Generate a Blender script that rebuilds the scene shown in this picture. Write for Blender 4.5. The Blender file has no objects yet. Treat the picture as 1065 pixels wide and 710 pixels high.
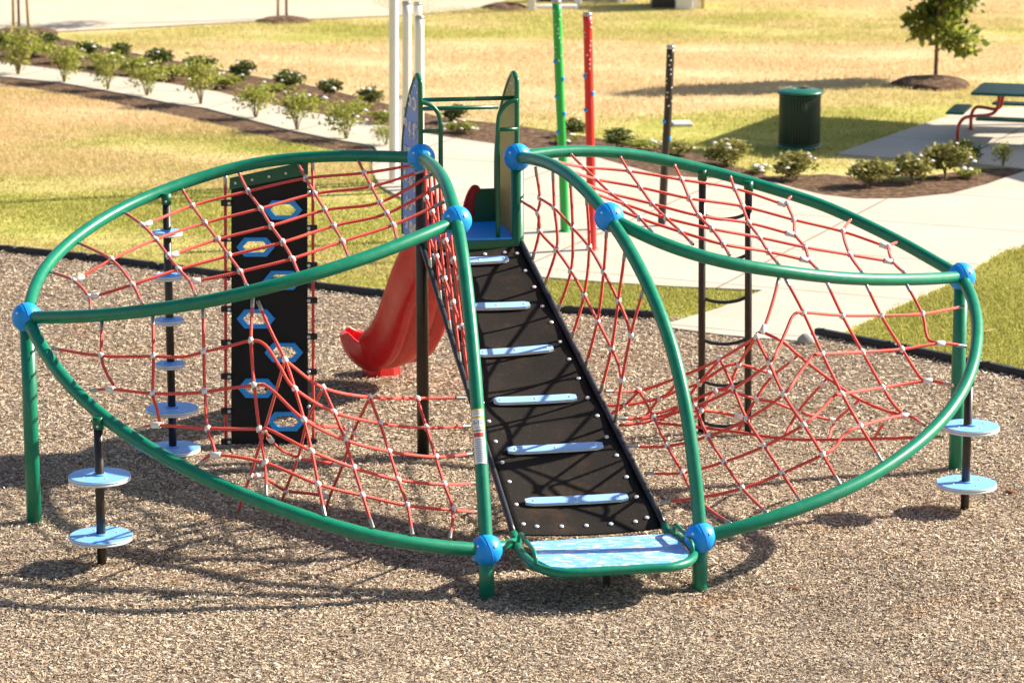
import bpy, math, random
import numpy as np
from mathutils import Vector, Quaternion
random.seed(7); rng = np.random.default_rng(11)
S = bpy.context.scene
COL = S.collection
# ------------------------------------------------------------------ camera survey
F = 3100.0; PITCH = math.radians(12.5); CAMY = -22.58; CAMZ = 7.0
cp, sp = math.cos(PITCH), math.sin(PITCH)
def U(px, py, Y=None, Z=None):
    x = (px-532.5)/F; y = -(py-355.0)/F
    d = (x, cp+y*sp, -sp+y*cp)
    k = (Y-CAMY)/d[1] if Y is not None else (Z-CAMZ)/d[2]
    return Vector((k*d[0], CAMY+k*d[1], CAMZ+k*d[2]))
def G(px, py, z=0.0): return U(px, py, Z=z)
def PX(p):
    dx, dy, dz = p[0], p[1]-CAMY, p[2]-CAMZ
    w = dy*cp-dz*sp; v = dy*sp+dz*cp
    return (532.5+F*dx/w, 355-F*v/w)
SUN_H = Vector((.961, .276)); SUN_EL = math.radians(32.0)
SUN = Vector((SUN_H.x*math.cos(SUN_EL), SUN_H.y*math.cos(SUN_EL), math.sin(SUN_EL)))

# ------------------------------------------------------------------ materials
def new_mat(name):
    m = bpy.data.materials.new(name); m.use_nodes = True
    nt = m.node_tree
    return m, nt, nt.nodes['Principled BSDF']
def N(nt, t, **kw):
    n = nt.nodes.new(t)
    for k, v in kw.items():
        if k in n.inputs: n.inputs[k].default_value = v
        else: setattr(n, k, v)
    return n
def ramp(nt, stops, interp='LINEAR'):
    r = nt.nodes.new('ShaderNodeValToRGB'); cr = r.color_ramp; cr.interpolation = interp
    while len(cr.elements) > 1: cr.elements.remove(cr.elements[0])
    cr.elements[0].position = stops[0][0]; cr.elements[0].color = (*stops[0][1], 1)
    for p, c in stops[1:]:
        e = cr.elements.new(p); e.color = (*c, 1)
    return r
def paint(name, c, rough=.4, var=.12, scale=6.0, spec=.5, metal=0.0, bump=0.0, bscale=60, dust=None, dustamt=.35, coat=0.0):
    m, nt, b = new_mat(name); L = nt.links.new
    tc = N(nt, 'ShaderNodeTexCoord')
    n = N(nt, 'ShaderNodeTexNoise', Scale=scale, Detail=6.0, Roughness=.6)
    L(tc.outputs['Object'], n.inputs['Vector'])
    lo = tuple(x*(1-var) for x in c); hi = tuple(min(1, x*(1+var)) for x in c)
    r = ramp(nt, [(.3, lo), (.7, hi)]); L(n.outputs['Fac'], r.inputs['Fac'])
    col = r.outputs['Color']
    if dust:
        n2 = N(nt, 'ShaderNodeTexNoise', Scale=scale*2.3, Detail=8.0, Roughness=.7)
        L(tc.outputs['Object'], n2.inputs['Vector'])
        r2 = ramp(nt, [(.45, (0, 0, 0)), (.75, (dustamt,)*3)]); L(n2.outputs['Fac'], r2.inputs['Fac'])
        mx = N(nt, 'ShaderNodeMix', data_type='RGBA'); L(r2.outputs['Color'], mx.inputs[0])
        L(col, mx.inputs[6]); mx.inputs[7].default_value = (*dust, 1); col = mx.outputs[2]
    L(col, b.inputs['Base Color'])
    b.inputs['Roughness'].default_value = rough; b.inputs['Metallic'].default_value = metal
    b.inputs['Specular IOR Level'].default_value = spec
    if coat: b.inputs['Coat Weight'].default_value = coat; b.inputs['Coat Roughness'].default_value = .12
    n3 = N(nt, 'ShaderNodeTexNoise', Scale=scale*4, Detail=4.0); L(tc.outputs['Object'], n3.inputs['Vector'])
    mr = N(nt, 'ShaderNodeMapRange'); L(n3.outputs['Fac'], mr.inputs[0])
    mr.inputs[3].default_value = max(0, rough-.08); mr.inputs[4].default_value = min(1, rough+.1)
    L(mr.outputs[0], b.inputs['Roughness'])
    if bump:
        n4 = N(nt, 'ShaderNodeTexNoise', Scale=bscale, Detail=3.0); L(tc.outputs['Object'], n4.inputs['Vector'])
        bp = N(nt, 'ShaderNodeBump', Strength=bump, Distance=.01); L(n4.outputs['Fac'], bp.inputs['Height'])
        L(bp.outputs[0], b.inputs['Normal'])
    return m

SPOTS = [(70, 118, 9, 2.4, .2), (0, 150, 6, 2, .14), (300, 175, 4, 1.5, .1), (330, 78, 14, 2.6, .12), (640, 62, 14, 5, .13), (830, 66, 12, 3.2, .14), (560, 98, 8, 3, .10), (1040, 60, 6, 3, .12), (760, 110, 4, 1.6, .1),
         (840, 150, 6, 3.5, -.22), (960, 122, 5, 2.4, -.2), (720, 145, 4, 2, -.12), (1010, 340, 5, 4, -.3), (680, 312, 5, 2, -.25), (270, 150, 4, 1.6, -.14), (180, 215, 7, 3, -.09), (400, 250, 4, 3, -.1), (330, 38, 12, 2, -.14), (560, 78, 6, 1.2, -.1), (760, 34, 12, 4, -.10)]
def lawn_mask(nt, tc, noise_out):
    L = nt.links.new; cur = noise_out
    for px, py, rx, ry, am in SPOTS:
        g = G(px, py); mp = N(nt, 'ShaderNodeMapping'); mp.inputs['Location'].default_value = (-g.x/rx, -g.y/ry, 0); mp.inputs['Scale'].default_value = (1/rx, 1/ry, 0); L(tc.outputs['Object'], mp.inputs[0])
        ln = N(nt, 'ShaderNodeVectorMath', operation='LENGTH'); L(mp.outputs[0], ln.inputs[0])
        mr = N(nt, 'ShaderNodeMapRange', interpolation_type='SMOOTHSTEP'); L(ln.outputs['Value'], mr.inputs[0]); mr.inputs[1].default_value = 1.25; mr.inputs[2].default_value = .2; mr.inputs[3].default_value = 0; mr.inputs[4].default_value = am
        ad = N(nt, 'ShaderNodeMath', operation='ADD'); L(cur, ad.inputs[0]); L(mr.outputs[0], ad.inputs[1]); cur = ad.outputs[0]
    return cur
M = {}
M['green'] = paint('green_powder_coat', (.0, .185, .10), .34, .10, 5, .4, dust=(.22, .36, .28), dustamt=.12, coat=.12)
M['dkgreen'] = paint('dark_green_coat', (.002, .115, .048), .35, .1, 4, .5)
M['black'] = paint('dark_brown_black_coat', (.022, .014, .009), .38, .2, 5, .5, dust=(.2, .15, .1), dustamt=.06)
M['ball'] = paint('blue_ball_plastic', (.001, .29, .82), .42, .10, 9, .4, dust=(.3, .5, .7), dustamt=.12)
M['hdpe'] = paint('light_blue_sheet_plastic', (.055, .34, .88), .5, .06, 9, .6, dust=(.35, .55, .88), dustamt=.2)
M['step'] = paint('sunlit_blue_step_plastic', (.24, .47, .88), .5, .06, 9, .6, dust=(.5, .65, .88), dustamt=.2)  # blue sheet plastic with its sunlit sheen put into the base colour
M['hold'] = paint('blue_hold_plastic', (.012, .33, .88), .4, .08, 9, .5)
M['white_core'] = paint('white_core_plastic', (.78, .77, .74), .45, .06, 8)
M['clamp'] = paint('white_clamp_plastic', (.72, .70, .66), .4, .1, 20, .5)
M['ferrule'] = paint('brushed_ferrule', (.42, .40, .37), .35, .15, 40, .5, metal=.85)
M['steel'] = paint('bolt_steel', (.75, .75, .76), .3, .1, 40, .5, metal=.35)
M['slide'] = paint('red_slide_plastic', (.60, .011, .013), .3, .10, 3, .5, dust=(.75, .22, .18), dustamt=.15)
M['tan'] = paint('olive_tan_panel', (.29, .235, .045), .5, .1, 5)
M['panelblue'] = paint('periwinkle_panel', (.06, .20, .70), .5, .08, 5)
M['mark'] = paint('cream_marking', (.75, .72, .62), .5, .05, 5)
M['timber'] = paint('black_border_plastic', (.022, .021, .022), .55, .25, 8, .4, bump=.3, dust=(.14, .12, .10), dustamt=.15)
M['rail'] = paint('black_coated_rail', (.018, .021, .028), .35, .15, 8, .5)
M['wallblack'] = paint('black_wall_rubber', (.011, .010, .010), .6, .25, 4, .3)
M['whitepole'] = paint('white_pole_paint', (.8, .76, .70), .35, .05, 3)
M['redpole'] = paint('red_pole_paint', (.66, .02, .02), .3, .08, 3)
M['greenpole'] = paint('bright_green_pole_paint', (.01, .36, .06), .3, .1, 3)
M['redmetal'] = paint('red_leg_paint', (.5, .02, .015), .3, .08, 3)
M['tablegreen'] = paint('green_mesh_coating', (.008, .11, .055), .4, .15, 30, .5, bump=.5, bscale=120)
M['bin'] = paint('dark_green_bin_coat', (.004, .035, .018), .4, .15, 10)
M['binlid'] = paint('bin_lid_coat', (.01, .12, .075), .35, .1, 8)
M['liner'] = paint('black_liner', (.012, .014, .015), .5, .2, 8)
M['trunk'] = paint('bark', (.17, .115, .07), .85, .3, 25, .2, bump=.6)
M['stake'] = paint('tan_wood_stake', (.5, .36, .18), .8, .15, 10, .2)
M['rock'] = paint('grey_rock', (.38, .36, .34), .85, .2, 8, .2, bump=.6, bscale=20)
M['flower'] = paint('white_petals', (.8, .76, .72), .6, .05, 8, .2)
M['house'] = paint('white_siding', (.75, .72, .68), .6, .06, 2)
M['roof'] = paint('grey_shingle', (.12, .11, .10), .85, .25, 6, .2, bump=.5)
M['darkdoor'] = paint('dark_brown_door', (.05, .03, .025), .5, .2, 4)
M['bark_chip'] = paint('brown_bark_piece', (.22, .09, .035), .8, .3, 12, .2)
M['leafdry'] = paint('dry_leaf', (.55, .36, .18), .7, .15, 9, .2)
M['canopy'] = paint('shade_cloth', (.25, .3, .3), .7, .1, 4)
M['cover'] = paint('pale_valve_cover', (.6, .56, .5), .6, .1, 8)

for k_, w_ in (('hdpe', .38), ('step', .5), ('white_core', .2)):
    b_ = M[k_].node_tree.nodes['Principled BSDF']; b_.inputs['Sheen Weight'].default_value = w_; b_.inputs['Sheen Roughness'].default_value = .45; b_.inputs['Sheen Tint'].default_value = (1, .98, .95, 1)
def rope_mat():
    m, nt, b = new_mat('braided_red_rope'); L = nt.links.new
    uv = N(nt, 'ShaderNodeUVMap'); sep = N(nt, 'ShaderNodeSeparateXYZ'); L(uv.outputs[0], sep.inputs[0])
    def wave(sgn):
        a = N(nt, 'ShaderNodeMath', operation='MULTIPLY'); L(sep.outputs[1], a.inputs[0]); a.inputs[1].default_value = 200
        c = N(nt, 'ShaderNodeMath', operation='MULTIPLY'); L(sep.outputs[0], c.inputs[0]); c.inputs[1].default_value = sgn*2*math.pi*3
        d = N(nt, 'ShaderNodeMath', operation='ADD'); L(a.outputs[0], d.inputs[0]); L(c.outputs[0], d.inputs[1])
        s = N(nt, 'ShaderNodeMath', operation='SINE'); L(d.outputs[0], s.inputs[0]); return s
    w1, w2 = wave(1), wave(-1)
    mu = N(nt, 'ShaderNodeMath', operation='MULTIPLY'); L(w1.outputs[0], mu.inputs[0]); L(w2.outputs[0], mu.inputs[1])
    mr = N(nt, 'ShaderNodeMapRange'); L(mu.outputs[0], mr.inputs[0]); mr.inputs[1].default_value = -1
    r = ramp(nt, [(.1, (.46, .010, .008)), (.55, (.78, .045, .03)), (.95, (.86, .26, .20))]); L(mr.outputs[0], r.inputs['Fac'])
    L(r.outputs['Color'], b.inputs['Base Color']); b.inputs['Roughness'].default_value = .6
    b.inputs['Specular IOR Level'].default_value = .3
    b.inputs['Sheen Weight'].default_value = .3; b.inputs['Sheen Tint'].default_value = (1, .6, .55, 1)
    bp = N(nt, 'ShaderNodeBump', Strength=.5, Distance=.004); L(mr.outputs[0], bp.inputs['Height']); L(bp.outputs[0], b.inputs['Normal'])
    return m
M['rope'] = rope_mat()

def belt_mat():
    m, nt, b = new_mat('worn_black_rubber_belt'); L = nt.links.new
    tc = N(nt, 'ShaderNodeTexCoord')
    n = N(nt, 'ShaderNodeTexNoise', Scale=2.2, Detail=9.0, Roughness=.72); L(tc.outputs['Object'], n.inputs['Vector'])
    r = ramp(nt, [(.3, (.007, .006, .005)), (.55, (.014, .010, .008)), (.74, (.05, .028, .015))]); L(n.outputs['Fac'], r.inputs['Fac'])
    n2 = N(nt, 'ShaderNodeTexNoise', Scale=90.0, Detail=2.0); L(tc.outputs['Object'], n2.inputs['Vector'])
    r2 = ramp(nt, [(.66, (0, 0, 0)), (.74, (.35, .35, .35))]); L(n2.outputs['Fac'], r2.inputs['Fac'])
    mx = N(nt, 'ShaderNodeMix', data_type='RGBA'); L(r2.outputs['Color'], mx.inputs[0]); L(r.outputs['Color'], mx.inputs[6]); mx.inputs[7].default_value = (.25, .17, .1, 1)
    L(mx.outputs[2], b.inputs['Base Color']); b.inputs['Roughness'].default_value = .7; b.inputs['Specular IOR Level'].default_value = .2
    bp = N(nt, 'ShaderNodeBump', Strength=.35, Distance=.004); L(n2.outputs['Fac'], bp.inputs['Height']); L(bp.outputs[0], b.inputs['Normal'])
    return m
M['belt'] = belt_mat()

def platform_mat():
    m, nt, b = new_mat('platform_blue_with_white_wavy_marks'); L = nt.links.new
    tc = N(nt, 'ShaderNodeTexCoord'); mp = N(nt, 'ShaderNodeMapping'); mp.inputs['Scale'].default_value = (8, 34, 1); L(tc.outputs['Object'], mp.inputs[0])
    n = N(nt, 'ShaderNodeTexNoise', Scale=1.0, Detail=3.0, Distortion=.8); L(mp.outputs[0], n.inputs['Vector'])
    r = ramp(nt, [(.56, (0, 0, 0)), (.60, (1, 1, 1)), (.645, (1, 1, 1)), (.68, (0, 0, 0))]); L(n.outputs['Fac'], r.inputs['Fac'])
    n2 = N(nt, 'ShaderNodeTexNoise', noise_dimensions='4D', Scale=1.0, Detail=2.0, Distortion=.6, W=3.0); L(mp.outputs[0], n2.inputs['Vector'])
    r2 = ramp(nt, [(.62, (0, 0, 0)), (.65, (1, 1, 1))]); L(n2.outputs['Fac'], r2.inputs['Fac'])
    mx = N(nt, 'ShaderNodeMix', data_type='RGBA'); L(r.outputs['Color'], mx.inputs[0]); mx.inputs[6].default_value = (.055, .34, .88, 1); mx.inputs[7].default_value = (.82, .84, .86, 1)
    mx2 = N(nt, 'ShaderNodeMix', data_type='RGBA'); L(r2.outputs['Color'], mx2.inputs[0]); L(mx.outputs[2], mx2.inputs[6]); mx2.inputs[7].default_value = (.05, .22, .6, 1)
    L(mx2.outputs[2], b.inputs['Base Color']); b.inputs['Roughness'].default_value = .5; b.inputs['Sheen Weight'].default_value = .4; b.inputs['Sheen Roughness'].default_value = .45
    bp = N(nt, 'ShaderNodeBump', Strength=.4, Distance=.004); L(r.outputs['Color'], bp.inputs['Height']); L(bp.outputs[0], b.inputs['Normal'])
    return m
M['platform'] = platform_mat()

def ground_mat(name, stops, scale, stops2=None, scale2=.2, mixr=(.45, .6), bump=.5, fine=40, rough=.95, dist=.02, stretch=(1, 1, 1)):
    m, nt, b = new_mat(name); L = nt.links.new
    tc = N(nt, 'ShaderNodeTexCoord'); mp = N(nt, 'ShaderNodeMapping'); mp.inputs['Scale'].default_value = stretch; L(tc.outputs['Object'], mp.inputs[0])
    n = N(nt, 'ShaderNodeTexNoise', Scale=scale, Detail=8.0, Roughness=.68); L(mp.outputs[0], n.inputs['Vector'])
    r = ramp(nt, stops); L(n.outputs['Fac'], r.inputs['Fac']); col = r.outputs['Color']
    if stops2:
        na = N(nt, 'ShaderNodeTexNoise', Scale=scale2, Detail=7.0, Roughness=.62); L(mp.outputs[0], na.inputs['Vector'])
        ra = ramp(nt, [(mixr[0], (0, 0, 0)), (mixr[1], (1, 1, 1))]); L(na.outputs['Fac'], ra.inputs['Fac'])
        if name == 'patchy_lawn':
            sx = N(nt, 'ShaderNodeSeparateXYZ'); L(tc.outputs['Object'], sx.inputs[0]); mb_ = N(nt, 'ShaderNodeMapRange'); L(sx.outputs[1], mb_.inputs[0]); mb_.inputs[1].default_value = 12; mb_.inputs[2].default_value = 34; mb_.inputs[3].default_value = -.025; mb_.inputs[4].default_value = .05
            nb = N(nt, 'ShaderNodeTexNoise', Scale=.8, Detail=6.0); L(mp.outputs[0], nb.inputs['Vector']); ms_ = N(nt, 'ShaderNodeMath', operation='MULTIPLY_ADD'); L(nb.outputs['Fac'], ms_.inputs[0]); ms_.inputs[1].default_value = .5; L(na.outputs['Fac'], ms_.inputs[2])
            ad = N(nt, 'ShaderNodeMath', operation='ADD'); L(ms_.outputs[0], ad.inputs[0]); L(mb_.outputs[0], ad.inputs[1]); ad2 = N(nt, 'ShaderNodeMath', operation='SUBTRACT'); L(ad.outputs[0], ad2.inputs[0]); ad2.inputs[1].default_value = .25; L(lawn_mask(nt, tc, ad2.outputs[0]), ra.inputs['Fac'])
        rb = ramp(nt, stops2); L(n.outputs['Fac'], rb.inputs['Fac'])
        mx = N(nt, 'ShaderNodeMix', data_type='RGBA'); L(ra.outputs['Color'], mx.inputs[0]); L(col, mx.inputs[6]); L(rb.outputs['Color'], mx.inputs[7]); col = mx.outputs[2]
    nf = N(nt, 'ShaderNodeTexNoise', Scale=fine, Detail=4.0, Roughness=.7); L(mp.outputs[0], nf.inputs['Vector'])
    hs = N(nt, 'ShaderNodeMapRange'); L(nf.outputs['Fac'], hs.inputs[0]); hs.inputs[1].default_value = .25; hs.inputs[2].default_value = .75; hs.inputs[3].default_value = .72; hs.inputs[4].default_value = 1.28
    vm = N(nt, 'ShaderNodeVectorMath', operation='SCALE'); L(col, vm.inputs[0]); L(hs.outputs[0], vm.inputs['Scale'])
    L(vm.outputs[0], b.inputs['Base Color']); b.inputs['Roughness'].default_value = rough; b.inputs['Specular IOR Level'].default_value = .15
    bp = N(nt, 'ShaderNodeBump', Strength=bump, Distance=dist); L(nf.outputs['Fac'], bp.inputs['Height']); L(bp.outputs[0], b.inputs['Normal'])
    return m
GR = [(.3, (.25, .265, .05)), (.5, (.41, .385, .095)), (.7, (.57, .47, .18))]
TAN = [(.3, (.50, .335, .165)), (.55, (.63, .465, .255)), (.75, (.73, .58, .36))]
M['lawn'] = ground_mat('patchy_lawn', GR, .9, TAN, .13, (.35, .67), .8, 14, dist=.05, stretch=(.55, 1, 1))
M['mulch'] = ground_mat('wood_chip_base', [(.3, (.10, .075, .055)), (.5, (.25, .185, .13)), (.7, (.42, .33, .24))], 60, [(.3, (.12, .07, .04)), (.7, (.42, .28, .16))], .6, (.5, .65), 1.0, 45, dist=.03, stretch=(.6, 1.6, 1))
M['bed'] = ground_mat('dark_bed_mulch', [(.3, (.045, .026, .018)), (.5, (.135, .08, .05)), (.7, (.29, .185, .115))], 7, None, bump=1.0, fine=16, dist=.06)
M['road'] = ground_mat('pale_road', [(.3, (.47, .395, .305)), (.7, (.54, .465, .37))], .5, None, bump=.1, fine=30)
def concrete():
    m, nt, b = new_mat('broom_concrete'); L = nt.links.new
    tc = N(nt, 'ShaderNodeTexCoord')
    n = N(nt, 'ShaderNodeTexNoise', Scale=.7, Detail=9.0, Roughness=.65); L(tc.outputs['Object'], n.inputs['Vector'])
    r = ramp(nt, [(.3, (.45, .395, .325)), (.7, (.54, .485, .405))]); L(n.outputs['Fac'], r.inputs['Fac'])
    mp = N(nt, 'ShaderNodeMapping'); mp.inputs['Rotation'].default_value = (0, 0, .42); L(tc.outputs['Object'], mp.inputs[0])
    bk = N(nt, 'ShaderNodeTexBrick', offset=0.0); L(mp.outputs[0], bk.inputs['Vector'])
    bk.inputs['Scale'].default_value = 1; bk.inputs['Mortar Size'].default_value = .018; bk.inputs['Brick Width'].default_value = 2.6; bk.inputs['Row Height'].default_value = 2.4
    bk.inputs['Color1'].default_value = (1, 1, 1, 1); bk.inputs['Color2'].default_value = (.95, .95, .95, 1); bk.inputs['Mortar'].default_value = (.5, .46, .42, 1)
    mx = N(nt, 'ShaderNodeMix', data_type='RGBA', blend_type='MULTIPLY'); mx.inputs[0].default_value = 1; L(r.outputs['Color'], mx.inputs[6]); L(bk.outputs['Color'], mx.inputs[7])
    L(mx.outputs[2], b.inputs['Base Color']); b.inputs['Roughness'].default_value = .85; b.inputs['Specular IOR Level'].default_value = .25
    nf = N(nt, 'ShaderNodeTexNoise', Scale=60, Detail=3.0); L(tc.outputs['Object'], nf.inputs['Vector'])
    bp = N(nt, 'ShaderNodeBump', Strength=.15, Distance=.01); L(nf.outputs['Fac'], bp.inputs['Height']); L(bp.outputs[0], b.inputs['Normal'])
    return m
M['concrete'] = concrete()
def tone_mat(name, stops, rough=.85, trans=0.0, patch=None, spec=.2):
    m, nt, b = new_mat(name); L = nt.links.new
    a = N(nt, 'ShaderNodeAttribute', attribute_name='tone')
    r = ramp(nt, stops); L(a.outputs['Fac'], r.inputs['Fac']); col = r.outputs['Color']
    if patch:
        tc = N(nt, 'ShaderNodeTexCoord')
        n = N(nt, 'ShaderNodeTexNoise', Scale=patch[1], Detail=7.0, Roughness=.62); mp = N(nt, 'ShaderNodeMapping'); mp.inputs['Scale'].default_value = (.55, 1, 1) if patch[5] == 'MIX' else (1, 1, 1); L(tc.outputs['Object'], mp.inputs[0]); L(mp.outputs[0], n.inputs['Vector'])
        rp = ramp(nt, [(patch[2], (0, 0, 0)), (patch[3], (patch[4],)*3)]); L(n.outputs['Fac'], rp.inputs['Fac'])
        if patch[5] == 'MIX':
            sx = N(nt, 'ShaderNodeSeparateXYZ'); L(tc.outputs['Object'], sx.inputs[0]); mb_ = N(nt, 'ShaderNodeMapRange'); L(sx.outputs[1], mb_.inputs[0]); mb_.inputs[1].default_value = 12; mb_.inputs[2].default_value = 34; mb_.inputs[3].default_value = -.025; mb_.inputs[4].default_value = .05
            nb = N(nt, 'ShaderNodeTexNoise', Scale=.8, Detail=6.0); L(mp.outputs[0], nb.inputs['Vector']); ms_ = N(nt, 'ShaderNodeMath', operation='MULTIPLY_ADD'); L(nb.outputs['Fac'], ms_.inputs[0]); ms_.inputs[1].default_value = .5; L(n.outputs['Fac'], ms_.inputs[2])
            ad = N(nt, 'ShaderNodeMath', operation='ADD'); L(ms_.outputs[0], ad.inputs[0]); L(mb_.outputs[0], ad.inputs[1]); ad2 = N(nt, 'ShaderNodeMath', operation='SUBTRACT'); L(ad.outputs[0], ad2.inputs[0]); ad2.inputs[1].default_value = .25; L(lawn_mask(nt, tc, ad2.outputs[0]), rp.inputs['Fac'])
        mx = N(nt, 'ShaderNodeMix', data_type='RGBA', blend_type=patch[5]); L(rp.outputs['Color'], mx.inputs[0]); L(col, mx.inputs[6]); mx.inputs[7].default_value = (*patch[0], 1); col = mx.outputs[2]
    if name == 'wood_chips':
        n5 = N(nt, 'ShaderNodeTexNoise', Scale=.55, Detail=6.0, Roughness=.65); L(tc.outputs['Object'], n5.inputs['Vector'])
        r5 = ramp(nt, [(.42, (1, 1, 1)), (.64, (.76, .75, .77))]); L(n5.outputs['Fac'], r5.inputs['Fac'])
        m5 = N(nt, 'ShaderNodeMix', data_type='RGBA', blend_type='MULTIPLY'); m5.inputs[0].default_value = 1; L(col, m5.inputs[6]); L(r5.outputs['Color'], m5.inputs[7]); col = m5.outputs[2]
    L(col, b.inputs['Base Color']); b.inputs['Roughness'].default_value = rough; b.inputs['Specular IOR Level'].default_value = spec
    if trans:
        t = N(nt, 'ShaderNodeBsdfTranslucent'); L(col, t.inputs['Color'])
        ms = N(nt, 'ShaderNodeMixShader'); ms.inputs[0].default_value = trans
        L(b.outputs[0], ms.inputs[1]); L(t.outputs[0], ms.inputs[2]); L(ms.outputs[0], nt.nodes['Material Output'].inputs['Surface'])
    return m
M['chips'] = tone_mat('wood_chips', [(0, (.10, .075, .065)), (.25, (.41, .31, .22)), (.55, (.61, .485, .35)), (.85, (.75, .615, .46)), (1, (.80, .69, .55))], patch=((.95, .58, .30), .9, .60, .74, .65, 'MULTIPLY'))
M['blades'] = tone_mat('grass_blades', [(0, (.18, .22, .04)), (.5, (.41, .40, .09)), (1, (.60, .50, .19))], .7, .35, patch=((.66, .495, .28), .13, .35, .67, .95, 'MIX'))
M['leaf'] = tone_mat('shrub_leaves', [(0, (.14, .17, .025)), (.5, (.31, .33, .06)), (1, (.50, .47, .13))], .5, .45)
M['leafdark'] = tone_mat('dark_shrub_leaves', [(0, (.04, .07, .015)), (.5, (.11, .14, .03)), (1, (.24, .24, .08))], .5, .25)
M['leafolive'] = tone_mat('olive_shrub_leaves', [(0, (.12, .13, .03)), (.5, (.27, .25, .07)), (1, (.45, .39, .14))], .55, .3)
M['magnolia'] = tone_mat('glossy_magnolia_leaves', [(0, (.045, .08, .012)), (.5, (.18, .22, .03)), (1, (.42, .42, .09))], .32, .55, spec=.6)

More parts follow.
